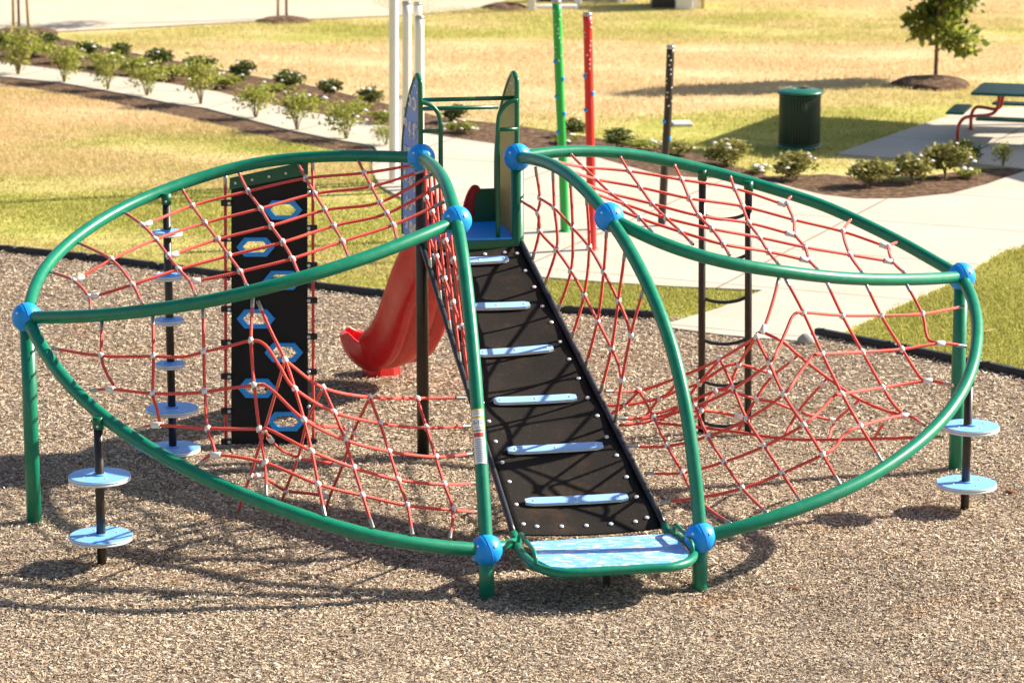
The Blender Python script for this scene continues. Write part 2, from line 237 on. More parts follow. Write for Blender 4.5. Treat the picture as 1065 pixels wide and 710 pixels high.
# ------------------------------------------------------------------ mesh builder
class MB:
    def __init__(s): s.v = []; s.f = []; s.m = []; s.uv = []; s.sm = []
    def add(s, verts, faces, mi=0, smooth=True, uvs=None):
        o = len(s.v); s.v += [tuple(x) for x in verts]
        for i, f in enumerate(faces):
            s.f.append([o+k for k in f]); s.m.append(mi); s.sm.append(smooth)
            s.uv.append(uvs[i] if uvs else [(0, 0)]*len(f))
    def tube(s, pts, r, n=10, mi=0, cap=True, twist0=None):
        pts = [Vector(p) for p in pts]; k = len(pts)
        rs = r if isinstance(r, (list, tuple)) else [r]*k
        tans = []
        for i in range(k):
            t = pts[min(i+1, k-1)]-pts[max(i-1, 0)]
            tans.append(t.normalized() if t.length > 1e-9 else Vector((0, 0, 1)))
        up = Vector((0, 0, 1)) if abs(tans[0].z) < .9 else Vector((1, 0, 0))
        nrm = (up-tans[0]*up.dot(tans[0])).normalized()
        V = []; ln = [0]
        for i in range(k):
            if i:
                nrm = tans[i-1].rotation_difference(tans[i]) @ nrm
                nrm = (nrm-tans[i]*nrm.dot(tans[i])).normalized(); ln.append(ln[-1]+(pts[i]-pts[i-1]).length)
            bi = tans[i].cross(nrm)
            for j in range(n):
                a = 2*math.pi*j/n; V.append(pts[i]+(nrm*math.cos(a)+bi*math.sin(a))*rs[i])
        Fc = []; UV = []
        for i in range(k-1):
            for j in range(n):
                j2 = (j+1) % n
                Fc.append([i*n+j, i*n+j2, (i+1)*n+j2, (i+1)*n+j])
                UV.append([(j/n, ln[i]), ((j+1)/n, ln[i]), ((j+1)/n, ln[i+1]), (j/n, ln[i+1])])
        s.add(V, Fc, mi, True, UV)
        if cap:
            o = len(s.v)-len(V)
            for base, rev in ((0, True), ((k-1)*n, False)):
                f = [o+base+j for j in range(n)]
                s.f.append(f[::-1] if rev else f); s.m.append(mi); s.sm.append(False); s.uv.append([(0, 0)]*n)
    def lathe(s, c, prof, n=32, mis=None, axis=None, smooth=True):
        c = Vector(c); q = Vector((0, 0, 1)).rotation_difference(Vector(axis).normalized()) if axis is not None else Quaternion()
        V = []
        for (r, z) in prof:
            for j in range(n):
                a = 2*math.pi*j/n; V.append(c+q @ Vector((r*math.cos(a), r*math.sin(a), z)))
        o = len(s.v); s.v += [tuple(x) for x in V]
        for i in range(len(prof)-1):
            for j in range(n):
                j2 = (j+1) % n
                s.f.append([o+i*n+j, o+i*n+j2, o+(i+1)*n+j2, o+(i+1)*n+j]); s.m.append(mis[i] if mis else 0); s.sm.append(smooth); s.uv.append([(0, 0)]*4)
        s.f.append([o+(len(prof)-1)*n+j for j in range(n)]); s.m.append(mis[-1] if mis else 0); s.sm.append(False); s.uv.append([(0, 0)]*n)
        s.f.append([o+j for j in range(n)][::-1]); s.m.append(mis[0] if mis else 0); s.sm.append(False); s.uv.append([(0, 0)]*n)
    def sphere(s, c, r, n=16, mi=0, sq=(1, 1, 1)):
        c = Vector(c); V = [c+Vector((0, 0, r*sq[2]))]; m = n//2
        for i in range(1, m):
            th = math.pi*i/m
            for j in range(n):
                a = 2*math.pi*j/n; V.append(c+Vector((r*sq[0]*math.sin(th)*math.cos(a), r*sq[1]*math.sin(th)*math.sin(a), r*sq[2]*math.cos(th))))
        V.append(c-Vector((0, 0, r*sq[2]))); Fc = []
        for j in range(n): Fc.append([0, 1+j, 1+(j+1) % n])
        for i in range(m-2):
            for j in range(n):
                a = 1+i*n; Fc.append([a+j, a+n+j, a+n+(j+1) % n, a+(j+1) % n])
        a = 1+(m-2)*n
        for j in range(n): Fc.append([a+j, len(V)-1, a+(j+1) % n])
        s.add(V, Fc, mi)
    def box(s, c, ax, ay, az, mi=0, bev=0.0):
        c, ax, ay, az = map(Vector, (c, ax, ay, az))   # half-axis vectors
        if bev:
            V = []; b = bev
            ux, uy, uz = ax.normalized(), ay.normalized(), az.normalized()
            # chamfered box: inset in each face
            import itertools
            idx = {}
            for sx, sy, sz in itertools.product((-1, 1), repeat=3):
                for k in range(3):
                    p = c+ax*sx+ay*sy+az*sz
                    if k != 0: p -= ux*sx*b
                    if k != 1: p -= uy*sy*b
                    if k != 2: p -= uz*sz*b
                    idx[(sx, sy, sz, k)] = len(V); V.append(p)
            Fc = []
            for k in range(3):
                o1, o2 = [(1, 2), (2, 0), (0, 1)][k]
                for sg in (-1, 1):
                    f = []
                    for a, bb in ((-1, -1), (1, -1), (1, 1), (-1, 1)):
                        t = [0, 0, 0]; t[k] = sg; t[o1] = a; t[o2] = bb; f.append(idx[(*t, k)])
                    Fc.append(f if sg > 0 else f[::-1])
            for k in range(3):     # edges along axis k
                o1, o2 = [(1, 2), (2, 0), (0, 1)][k]
                for a in (-1, 1):
                    for bb in (-1, 1):
                        t0 = [0, 0, 0]; t0[o1] = a; t0[o2] = bb; t0[k] = -1; t1 = list(t0); t1[k] = 1
                        f = [idx[(*t0, o1)], idx[(*t1, o1)], idx[(*t1, o2)], idx[(*t0, o2)]]
                        Fc.append(f if a*bb < 0 else f[::-1])
            for sx, sy, sz in itertools.product((-1, 1), repeat=3):
                f = [idx[(sx, sy, sz, k)] for k in range(3)]; Fc.append(f if sx*sy*sz > 0 else f[::-1])
            s.add(V, Fc, mi, False)
        else:
            V = [c+ax*x+ay*y+az*z for x in (-1, 1) for y in (-1, 1) for z in (-1, 1)]
            s.add(V, [[0, 1, 3, 2], [4, 6, 7, 5], [0, 4, 5, 1], [2, 3, 7, 6], [0, 2, 6, 4], [1, 5, 7, 3]], mi, False)
    def prism(s, poly, z0, z1, mi=0, mitop=None):
        n = len(poly); V = [(p[0], p[1], z0) for p in poly]+[(p[0], p[1], z1) for p in poly]
        s.add(V, [[i, (i+1) % n, n+(i+1) % n, n+i] for i in range(n)], mi, False)
        s.add([(p[0], p[1], z1) for p in poly], [list(range(n))], mi if mitop is None else mitop, False)
        s.add([(p[0], p[1], z0) for p in poly], [list(range(n))[::-1]], mi, False)
    def plate(s, poly, t, mi=0):    # poly: list of 3D points (planar), t: thickness vector
        n = len(poly); t = Vector(t); A = [Vector(p)-t/2 for p in poly]; B = [Vector(p)+t/2 for p in poly]
        s.add(A+B, [[i, (i+1) % n, n+(i+1) % n, n+i] for i in range(n)]+[list(range(n))[::-1], list(range(n, 2*n))], mi, False)
WLD = {}
def link(o, parent=None, world=Vector((0, 0, 0))):
    COL.objects.link(o); WLD[o.name] = Vector(world)
    if parent: o.parent = parent; o.location = Vector(world)-WLD[parent.name]
    else: o.location = world
    return o
def build(mb, name, mats, parent=None, origin=None, label=None, cat=None, group=None, kind=None, fix=True):
    if not isinstance(mats, (list, tuple)): mats = [mats]
    V = np.array(mb.v, dtype=float)
    if origin is None:
        lo, hi = V.min(0), V.max(0); origin = Vector(((lo[0]+hi[0])/2, (lo[1]+hi[1])/2, lo[2]))
    V = V-np.array(origin)
    me = bpy.data.meshes.new(name); me.from_pydata(V.tolist(), [], mb.f)
    for m in mats: me.materials.append(M[m] if isinstance(m, str) else m)
    me.polygons.foreach_set('material_index', mb.m); me.polygons.foreach_set('use_smooth', mb.sm)
    uv = me.uv_layers.new(name='UVMap'); flat = [c for f in mb.uv for p in f for c in p]
    uv.data.foreach_set('uv', flat)
    me.update()
    if fix:
        import bmesh
        bm = bmesh.new(); bm.from_mesh(me); bmesh.ops.recalc_face_normals(bm, faces=bm.faces); bm.to_mesh(me); bm.free()
    o = link(bpy.data.objects.new(name, me), parent, origin)
    tag(o, label, cat, group, kind); return o
def inst(src_me, name, parent, loc, quat=None, scale=1):
    o = link(bpy.data.objects.new(name, src_me), parent, loc)
    if quat is not None: o.rotation_mode = 'QUATERNION'; o.rotation_quaternion = quat
    o.scale = (scale,)*3 if not isinstance(scale, tuple) else scale
    return o
def tag(o, label=None, cat=None, group=None, kind=None):
    if label: o['label'] = label
    if cat: o['category'] = cat
    if group: o['group'] = group
    if kind: o['kind'] = kind
    return o
def empty(name, loc, label, cat, group=None):
    o = bpy.data.objects.new(name, None); o.empty_display_size = .2; link(o, None, loc); return tag(o, label, cat, group)
def mesh_only(mb, name, mat):
    me = bpy.data.meshes.new(name); me.from_pydata([tuple(v) for v in mb.v], [], mb.f); me.materials.append(M[mat])
    me.polygons.foreach_set('use_smooth', mb.sm); me.update(); return me
def cr(pts, n=6):
    pts = [Vector(p) for p in pts]
    if len(pts) < 3: return pts
    P = [pts[0]*2-pts[1]]+pts+[pts[-1]*2-pts[-2]]; out = []
    for i in range(1, len(P)-2):
        p0, p1, p2, p3 = P[i-1:i+3]
        for k in range(n):
            t = k/n
            out.append(.5*((2*p1)+(p2-p0)*t+(2*p0-5*p1+4*p2-p3)*t*t+(3*p1-p0-3*p2+p3)*t**3))
    out.append(pts[-1]); return out
def resample(pts, n):
    pts = [Vector(p) for p in pts]; d = [0]
    for a, b in zip(pts, pts[1:]): d.append(d[-1]+(b-a).length)
    out = []; k = 0
    for i in range(n):
        t = d[-1]*i/(n-1)
        while k < len(d)-2 and d[k+1] < t: k += 1
        u = (t-d[k])/max(1e-9, d[k+1]-d[k]); out.append(pts[k].lerp(pts[k+1], min(1, max(0, u))))
    return out
def smooth(pts, it):
    for _ in range(it):
        pts = [pts[0]]+[(pts[i-1]+pts[i]*2+pts[i+1])/4 for i in range(1, len(pts)-1)]+[pts[-1]]
    return pts

# ================================================================== PLAY STRUCTURE
B = {'BL': U(28, 330, Y=1.74), 'B1': U(438, 164, Y=4.0), 'B2': U(475, 229.5, Y=1.62), 'B3': U(506, 571.5, Y=-.16),
     'B4': U(538, 163.5, Y=4.15), 'B5': U(633.5, 226, Y=1.97), 'B6': U(728.5, 558.5, Y=.06), 'BR': U(1000, 287.5, Y=3.49)}
PS = empty('play_structure', Vector((.3, 2.2, 0)), 'large green tube climbing structure with red rope nets, black ramp and red slide', 'play structure')
def arch(px, a, b, ya, yb, bulge, it=14, n=64):
    P2 = [Vector((x, y, 0)) for x, y in px]; P2 = cr(P2, 6); P2 = resample(P2, n)
    out = []
    for i, p in enumerate(P2):
        t = i/(n-1); Y = ya+(yb-ya)*t+bulge*4*t*(1-t); out.append(U(p.x, p.y, Y=Y))
    return smooth(out, it)
AR = {}
AR['A1'] = arch([(28, 330), (33, 302), (44, 279.6), (66, 257), (89, 239), (127, 216), (177.5, 195), (228, 178.5), (268, 169), (306, 164.5), (357, 162), (407, 163), (438, 164)], 'BL', 'B1', 1.74, 4.0, 1.5)
AR['A2'] = arch([(28, 330), (76, 329.5), (127, 326), (177.5, 319.5), (228, 311), (280.7, 298), (331, 284), (382, 267.5), (420, 253), (458, 237), (475, 229.5)], 'BL', 'B2', 1.74, 1.62, -1.0)
AR['A3'] = arch([(28, 330), (36, 350), (51, 374), (68.5, 397), (89, 418), (114, 439), (142, 458), (177.5, 479), (228, 504), (281, 525), (331, 542), (382, 556), (433, 565.5), (483, 570.5), (506, 571.5)], 'BL', 'B3', 1.74, -.16, -1.03)
AR['C1'] = arch([(438, 164), (453, 169), (462, 180.6), (468, 198), (475, 229.5), (481, 255), (485, 292), (490, 342), (495.4, 400), (499, 462), (502.5, 508), (504.7, 545), (506, 571.5)], 'B1', 'B3', 0, 0, 0)
AR['A1r'] = arch([(538, 163.5), (567, 158.5), (615, 156.7), (666, 161.5), (717, 172.5), (767.5, 185.6), (818, 201), (856, 213), (905.6, 236), (940, 253), (974, 273), (1000, 287.5)], 'B4', 'BR', 4.15, 3.49, 1.05)
AR['A2r'] = arch([(1000, 287.5), (974, 290), (905.6, 290.7), (860, 288), (818, 283), (767.5, 275.6), (717, 263), (679, 249), (653, 236.5), (633.5, 226)], 'BR', 'B5', 3.49, 1.97, -.9)
AR['A3r'] = arch([(1000, 287.5), (1011, 305), (1016.5, 326), (1017.5, 350), (1012, 383), (998, 414), (972, 446), (937, 475), (894, 502), (850, 521), (797, 540), (755, 552), (728.5, 558.5)], 'BR', 'B6', 3.49, .06, -.85)
AR['C2'] = arch([(538, 163.5), (558, 163), (577, 168), (592, 178), (606, 192), (620, 208.5), (633.5, 226), (648, 245), (663.5, 273), (679, 305), (697, 350), (709, 391), (716, 440), (722, 477), (727, 521), (728.5, 558.5)], 'B4', 'B6', 0, 0, 0)
def crest(name, a, b):     # crest arcs lie in the vertical plane through their end balls
    pa, pb = B[a], B[b]; out = []
    for p in AR[name]:
        x, y = PX(p)
        # find Y such that the point lies on the plane
        d = (pb-pa); lo, hi = -3.0, 7.0
        def g(Y):
            q = U(x, y, Y=Y); return (q.x-pa.x)*d.y-(q.y-pa.y)*d.x
        for _ in range(50):
            mid = (lo+hi)/2
            if g(lo)*g(mid) <= 0: hi = mid
            else: lo = mid
        out.append(U(x, y, Y=(lo+hi)/2))
    out[0], out[-1] = pa.copy(), pb.copy()
    AR[name] = smooth(resample(out, 80), 40)
crest('C1', 'B1', 'B3'); crest('C2', 'B4', 'B6')
ARPX = {k: [PX(p) for p in v] for k, v in AR.items()}
def near(name, x, y):
    k = min(range(len(ARPX[name])), key=lambda i: (ARPX[name][i][0]-x)**2+(ARPX[name][i][1]-y)**2)
    return AR[name][k]
ARO = {}
for k in list(AR):
    mb = MB(); mb.tube(AR[k], .054, 18)
    ARO[k] = build(mb, 'arch_tube', 'green', PS)
for k, p in B.items():
    mb = MB(); mb.sphere(p, .126, 28)
    # seam ring and bolts of the two-part clamp ball
    ax = Vector((.22, -.976, .1)).normalized()
    for s_ in (-1, 1):
        d = (Vector((s_*.55, -.75, .45))).normalized(); mb.lathe(p+d*.124, [(.011, 0), (.011, .005), (.006, .008)], 8, axis=d, mis=[1, 1, 1])
    q_ = Vector((0, 0, 1)).rotation_difference(Vector((.9, .35, .25)).normalized())
    mb.tube([p+q_ @ Vector((.1262*math.cos(a), .1262*math.sin(a), 0)) for a in [2*math.pi*i/40 for i in range(41)]], .0028, 5)
    build(mb, 'ball_joint', ['ball', 'steel'], PS)
def post(name, x0, x1, r, mat, label=None):
    mb = MB(); mb.tube([x0, (Vector(x0)+Vector(x1))/2, x1], r, 16); return build(mb, name, mat, PS, label=label)
def foot(p, px, py): q = G(px, py); return Vector((p.x, p.y, -.15))
post('support_post', B['BL'], foot(B['BL'], 34, 548), .063, 'green')
post('support_post', B['BR'], foot(B['BR'], 988, 492), .063, 'green')
post('support_post', B['B3'], Vector((B['B3'].x, B['B3'].y, -.15)), .060, 'green')
post('support_post', B['B6'], Vector((B['B6'].x, B['B6'].y, -.15)), .060, 'green')
post('support_post', B['B1'], Vector((B['B1'].x, B['B1'].y, -.15)), .056, 'black', 'dark brown support post beneath the slide deck')
post('support_post', B['B4']+Vector((0, 0, .02)), Vector((B['B4'].x, B['B4'].y, -.15)), .06, 'dkgreen')

# ---- rope nets -----------------------------------------------------
cm = MB(); cm.sphere((0, 0, 0), .027, 10); cm.lathe((0, 0, -.03), [(.016, 0), (.016, .06)], 10); CLAMP = mesh_only(cm, 'rope_clamp', 'clamp')
cm = MB(); cm.lathe((0, 0, -.038), [(.021, 0), (.025, .004), (.025, .076), (.021, .08)], 12); SLEEVE = mesh_only(cm, 'rope_sleeve', 'clamp')
cm = MB(); cm.lathe((0, 0, 0), [(.0145, 0), (.0155, .01), (.0155, .085), (.0138, .095)], 10); FERR = mesh_only(cm, 'rope_ferrule', 'ferrule')
CL = {'rope_clamp': [], 'rope_sleeve': [], 'rope_ferrule': []}
ROPER = .0134
RAILL = (U(439, 255, Y=3.95), U(534.5, 556, Z=.33)); RAILR = (U(542, 252, Y=4.12), U(691.6, 547, Z=.33))
for nm, rl in (('RL', RAILL), ('RR', RAILR)):
    AR[nm] = [rl[0].lerp(rl[1], i/99) for i in range(100)]; ARPX[nm] = [PX(p) for p in AR[nm]]
class Net:
    def __init__(s, label): s.nodes = []; s.mb = MB(); s.label = label; s.cl = []
    def put(s, p3, ends=(True, True), r=ROPER):
        c = cr(p3, 7); s.mb.tube(c, r, 7)
        for e, (a, b) in zip(ends, ((p3[0], p3[1]), (p3[-1], p3[-2]))):
            if e: s.cl.append(('rope_ferrule', Vector(a), (Vector(b)-Vector(a)).normalized()))
    def rope(s, pts, y0=None, y1=None, nodes=True, ends=None, snap=4.0, reg=True):
        """pts: (px,py[,flag or depth]) ; y0,y1: arch name, depth or None (snap to a known node)"""
        n = len(pts); Y = [None]*n; P = [None]*n
        for i, p in enumerate(pts):
            src = y0 if i == 0 else y1 if i == n-1 else (p[2] if len(p) > 2 and not isinstance(p[2], str) else None)
            if isinstance(src, str): Y[i] = near(src, p[0], p[1]).y
            elif src is not None: Y[i] = src
            else:
                best = None
                for q in s.nodes:
                    x, y = q[1]; d = (x-p[0])**2+(y-p[1])**2
                    if d < snap*snap and (best is None or d < best[0]): best = (d, q)
                if best: P[i] = best[1][0]; Y[i] = P[i].y; best[1][2] = True
        d = [0]
        for a, b in zip(pts, pts[1:]): d.append(d[-1]+math.hypot(a[0]-b[0], a[1]-b[1]))
        kn = [i for i in range(n) if Y[i] is not None]
        Y = np.interp(d, [d[i] for i in kn], [Y[i] for i in kn])
        for i, p in enumerate(pts):
            if P[i] is None:
                P[i] = U(p[0], p[1], Y=float(Y[i]))
                if nodes and 0 < i < n-1 or (nodes and i in (0, n-1) and not isinstance((y0, y1)[0 if i == 0 else 1], str)):
                    s.nodes.append([P[i], (p[0], p[1]), False])
        if ends is None: ends = (isinstance(y0, str), isinstance(y1, str))
        s.put(P, ends)
        for i, p in enumerate(pts):
            if len(p) > 2 and p[2] == 'c':
                t = (P[min(i+1, n-1)]-P[max(i-1, 0)]).normalized(); s.cl.append(('rope_sleeve', P[i], t))
        return P
    def done(s):
        sl = [c[1] for c in s.cl if c[0] == 'rope_sleeve']
        for q in s.nodes:
            if q[2] and all((q[0]-x).length > .05 for x in sl): s.cl.append(('rope_clamp', q[0], Vector((random.uniform(-1, 1), random.uniform(-.3, .3), 1)).normalized()))
        s.o = build(s.mb, 'rope_net', 'rope', PS, label=s.label)
        for c in s.cl: CL[c[0]].append((c[1], c[2], s.o))
# left upper
n = Net('red rope net roofing the left wing')
for t in ([(53, 282.6), (77, 292), (92.5, 309.5), (94, 323)], [(82, 252.5), (116, 270), (138, 296), (148, 316)],
          [(130, 221), (148, 234), (162, 249), (175, 266), (186, 280), (198, 294), (203, 307)],
          [(189, 196), (200, 214), (213, 232), (226, 249), (238, 266), (250, 282.5), (257, 298)],
          [(248, 179), (258, 199), (271, 217), (282, 235), (294, 252), (304, 269), (311, 285.5)],
          [(310, 170), (318, 185.6), (327.6, 201.6), (338, 218.6), (347, 235), (356, 251), (363, 268.5)],
          [(372, 166), (379, 180), (386.4, 194), (395, 210.5), (402.4, 222), (409, 234), (413, 250)]): n.rope(t, 'A1', 'A2')
for t in ([(435, 171), (379, 180), (318, 185.6), (258, 199), (200, 214), (154, 232.5, 'c'), (148, 234)],
          [(442, 177), (386, 194), (327.6, 201.6), (271, 217), (213, 232), (162, 249), (116, 270), (83, 289, 'c'), (77, 292)],
          [(451, 180.5), (395, 210.5), (338, 218.6), (282, 235), (226, 249), (181, 264.5, 'c'), (175, 266)],
          [(457, 193), (402, 222), (347, 235), (294, 252), (238, 266), (186, 280), (138, 296), (99, 308, 'c'), (92.5, 309.5)],
          [(462, 210), (409, 234), (356, 251), (304, 269), (250, 282.5), (204, 292.5, 'c'), (198, 294)]): n.rope(t, 'C1', None)
n.done()
# left lower
n = Net('red rope net hanging below the left wing with three anchor ropes')
for t, a, b in (([(106, 334), (105.7, 370), (110, 386), (118, 400)], 'A2', .55), ([(159, 328), (159.7, 370.6), (159, 409), (163, 424), (166, 438)], 'A2', .2),
          ([(211, 320.5), (212, 366), (213, 407.4), (216, 445.4), (221, 460), (224, 473)], 'A2', -.1), ([(263, 309), (261, 354.4), (264.5, 400.7), (269.6, 446), (275.6, 481), (277, 516)], 'A2', 'A3'),
          ([(268, 313), (281, 343), (296.4, 374.4), (306.6, 404), (316, 436), (324, 469), (331, 503.4), (338, 537)], 'A2', 'A3'),
          ([(336, 403), (347.4, 428.4), (359, 457.4), (367.7, 486), (377, 515), (388, 549)], .8, 'A3'),
          ([(384.7, 413), (395, 440), (404.7, 469.4), (414, 498.6), (423.7, 525.4), (429, 556)], 1.25, 'A3'),
          ([(434, 414), (443.7, 444.7), (453, 475), (462, 503.4), (471, 530), (468, 560)], 1.73, 'A3')): n.rope(t, a, b)
for t, a, b in (([(54.5, 362), (105.7, 370), (159.7, 370.6), (190, 371), (212, 366), (238, 360), (261, 354.4), (275.6, 358.5), (291, 381), (306.6, 404), (347.4, 428.4), (395, 440), (443.7, 444.7), (488.6, 443)], 'A3', 'RL'),
          ([(296.4, 374.4), (336, 403), (384.7, 413), (434, 414), (483.5, 413.5)], None, 'RL'),
          ([(94, 406), (115, 404.6, 'c'), (159, 409), (190, 409), (213, 407.4), (264.5, 400.7), (281, 404), (316, 436), (359, 457.4), (404.7, 469.4), (453, 475), (491, 471.7)], 'A3', 'RL'),
          ([(143, 446.5), (162, 442, 'c'), (216, 445.4), (269.6, 446), (281, 447), (324, 469), (367.7, 486), (414, 498.6), (462, 503.4), (494, 502)], 'A3', 'RL'),
          ([(206.6, 483), (221, 475.6, 'c'), (275.6, 481), (331, 503.4), (377, 515), (423.7, 525.4), (471, 530), (496, 532)], 'A3', 'RL')): n.rope(t, a, b)
for t in ([(296.4, 374.4), (286, 410), (275, 447), (260, 494.5), (246.5, 535)], [(336, 403), (320, 437), (310, 475.5), (297, 509.7), (291, 529)], [(384.7, 413), (368, 448.5), (357, 482), (343, 516), (338.5, 532)]):
    n.rope(t, None, G(*t[-1]).y, ends=(False, False))
for t in ([(316, 436), (331, 442), (350, 444), (362, 446.5, 'c'), (368, 448.5)], [(275, 447), (281, 456.5, 'c'), (292, 467), (310, 475.5), (326, 479), (350, 482, 'c'), (357, 482)],
          [(260, 494.5), (268, 494.5, 'c'), (278, 498), (297, 509.7), (326, 513.5), (337, 515.5, 'c'), (343, 516)]): n.rope(t, None, None)
n.done()
# right upper
n = Net('red rope net roofing the right wing')
for t in ([(592, 159), (606.5, 173.7), (619.7, 186.4), (635, 201), (649, 212), (665, 226.7), (678, 241)],
          [(644, 161.5), (654, 178), (666, 195), (678, 211.8), (692.7, 226.7), (708, 241), (720.6, 254)],
          [(700.5, 170), (709, 187), (717, 206.4), (727, 224.4), (740, 238), (752, 254), (758.6, 265)],
          [(759, 182), (764, 196), (772, 214.5), (779, 232), (790, 247), (799, 261.7), (810, 275)],
          [(823, 203), (819, 212), (825.4, 228.5), (827, 244), (837, 257), (842, 270.7), (851, 281)],
          [(886, 227), (877, 241), (884, 265), (897, 284)], [(935, 251), (924.5, 257), (928.6, 272), (940.6, 284)]): n.rope(t, 'A1r', 'A2r')
for t in ([(577, 168), (606.5, 173.7), (654, 178), (709, 187), (764, 196), (813, 212, 'c'), (819, 212)], [(590, 177), (619.7, 186.4), (666, 195), (717, 206.4), (772, 214.5), (825.4, 228.5), (877, 241), (919, 255.5, 'c'), (924.5, 257)],
          [(603, 189), (635, 201), (678, 211.8), (727, 224.4), (779, 232), (821, 243, 'c'), (827, 244)], [(612, 199), (649, 212), (692.7, 226.7), (740, 238), (790, 247), (837, 257), (884, 265), (923, 271.5, 'c'), (928.6, 272)],
          [(619, 208), (665, 226.7), (708, 241), (752, 254), (799, 261.7), (836, 270, 'c'), (842, 270.7)]): n.rope(t, 'C2', None)
n.done()
# right lower
n = Net('red rope net tangled below the right wing')
for t, a, b in (([(810.6, 287), (803, 316), (794, 342, 'c'), (787, 350), (800, 377.5), (815, 410), (836, 441.6), (855.7, 472.7), (874, 504)], 'A2r', 'A3r'),
          ([(816, 288), (835.5, 325), (855, 368), (875.6, 409.5), (894.6, 443), (917.5, 480)], 'A2r', 'A3r'), ([(858.7, 291), (876, 328), (897, 366), (918, 403), (930, 421), (941, 432)], 'A2r', 1.7),
          ([(900, 294), (916.4, 328), (938, 363), (957, 392), (965, 396)], 'A2r', 2.0), ([(942, 294), (959, 326.5), (963, 346), (967, 354), (978, 357)], 'A2r', 2.3),
          ([(665, 406), (680, 434), (694, 463.7), (710, 491.5), (717, 506), (736, 528), (760, 544.5)], 2.35, 'A3r'),
          ([(707.5, 391.5), (723, 422.6), (736, 453.7), (753, 480), (772, 507.5), (798, 534)], 2.25, 'A3r'),
          ([(749, 373.4), (763, 404), (776.7, 436), (795, 463.9), (813.4, 491.8), (833, 522)], 2.1, 'A3r')): n.rope(t, a, b)
for t, a, b in (([(1002, 318.6), (959, 326.5), (916.4, 328), (876, 328), (835.5, 325), (825, 328), (818, 343), (810, 361), (800, 377.5), (763, 404), (723, 422.6), (680, 434), (641.5, 435)], 'A3r', 'RR'),
          ([(1005, 360), (978, 357, 'c'), (938, 363), (897, 366), (855, 368), (845.7, 370), (838, 379), (829, 391), (815, 410), (776.7, 436), (736, 453.7), (694, 463.7), (653, 463.7)], 'A3r', 'RR'),
          ([(991, 401), (965, 396, 'c'), (918, 403), (875.6, 409.5), (867, 412), (853, 427), (836, 441.6), (795, 463.9), (753, 480), (710, 491.5), (670, 492)], 'A3r', 'RR'),
          ([(961.5, 442), (941, 432, 'c'), (894.6, 443), (877, 453), (868, 465), (855.7, 472.7), (813.4, 491.8), (772, 507.5), (733.5, 516), (687, 522)], 'A3r', 'RR'),
          ([(629, 406.6), (665, 406), (707.5, 391.5), (749, 373.4), (787, 350)], 'RR', None)): n.rope(t, a, b)
# inner hammock
for t, a, b in (([(792, 344.5), (815, 356), (830, 369), (861, 393), (893.7, 415), (925, 428), (941, 432)], 2.1, None),
          ([(629, 421), (650, 421), (686, 414), (707, 405), (727, 398.5), (754, 381), (768, 379), (785, 383), (801, 389, 'c'), (803, 391.5)], 2.5, 2.75),
          ([(636, 435), (666, 434.5), (707, 422), (744, 406.6), (760, 407), (786, 415), (805, 418), (830, 428), (853, 434), (866, 437, 'c'), (869, 438)], 2.4, 2.9),
          ([(644, 442), (665, 440), (687, 435), (707, 428), (729, 427), (749, 429), (767, 433, 'c'), (777, 436)], 2.3, 2.6),
          ([(683, 439.6), (731.6, 444.7), (767, 449), (815, 456), (861, 457), (909, 456), (983, 454.5)], 2.6, 'A3r')): n.rope(t, a, b)
for t in ([(787, 350), (768, 379), (758, 401.6), (744, 406.6), (729, 427), (719, 437)], [(749, 373.4), (727, 398.5), (718, 410), (707, 422), (687, 437)], [(830, 369), (825, 374, 'c'), (803, 391.5), (786, 415), (767, 449)],
          [(665, 406), (646, 423), (634, 431)], [(707.5, 391.5), (695, 409), (686, 414), (672, 432)],
          [(861, 393), (856, 398, 'c'), (830, 428), (815, 456)], [(893.7, 415), (888, 421, 'c'), (869, 438), (861, 457)], [(929, 431), (922, 437, 'c'), (915, 446), (909, 456)]): n.rope(t, None if len(t) > 3 or True else 0, None, snap=5) if False else n.rope([t[0]]+[(p[0], p[1]) if len(p) < 3 else p for p in t[1:]], 2.3, 2.7, snap=5)
n.done()
# side nets between crest arcs and ramp rails
n = Net('red rope side net right of the black ramp')
SS = [([(557, 174), (561.5, 206), (559.5, 221.6), (561, 240), (553.7, 270.6)]), ([(575, 179), (576.5, 216.5), (579, 237), (578.5, 260), (566, 298.5)]), ([(593, 185), (595.5, 237), (593.8, 281.7), (579.6, 325)]),
      ([(610, 203), (612.8, 257), (607.5, 306.6), (594, 353.8)]), ([(631, 238), (627.8, 282.8), (621.4, 334), (608.7, 382)]), ([(650, 262), (643, 312.7), (636, 362.4), (624.7, 407.5)]), ([(669, 301), (656, 348), (646.8, 395), (640, 438)])]
for t in SS: n.rope(t, 'C2', 'RR')
n.rope([(542, 209), (559.5, 221.6), (561, 240), (578.5, 260), (593.8, 281.7), (607.5, 306.6), (621.4, 334), (636, 362.4), (643, 378), (646.8, 395)], 4.1, None)
n.rope([(561.5, 206), (576.5, 216.5), (595.5, 237), (612.8, 257), (627.8, 282.8), (643, 312.7), (651, 331), (656, 348)], None, None)
n.done()
n = Net('red rope side net left of the black ramp, seen edge on')
fa = [.06, .11, .17, .23, .32, .385, .45]; fr = [.10, .22, .33, .44, .54, .62, .70]; grid = []
for a, r_ in zip(fa, fr):
    A = AR['C1'][int(a*79)]; R = AR['RL'][int(r_*99)]
    q = [A.lerp(R, u)+Vector((.02*math.sin(9*u), 0, .03*math.sin(math.pi*u))) for u in (0, .38, .7, 1)]; grid.append(q); n.put(q, (True, True))
for k in (1, 2):
    pts = [g[k] for g in grid]; n.put(pts, (False, False))
    for p in pts: n.cl.append(('rope_clamp', p, Vector((.2, .2, 1)).normalized()))
n.done()
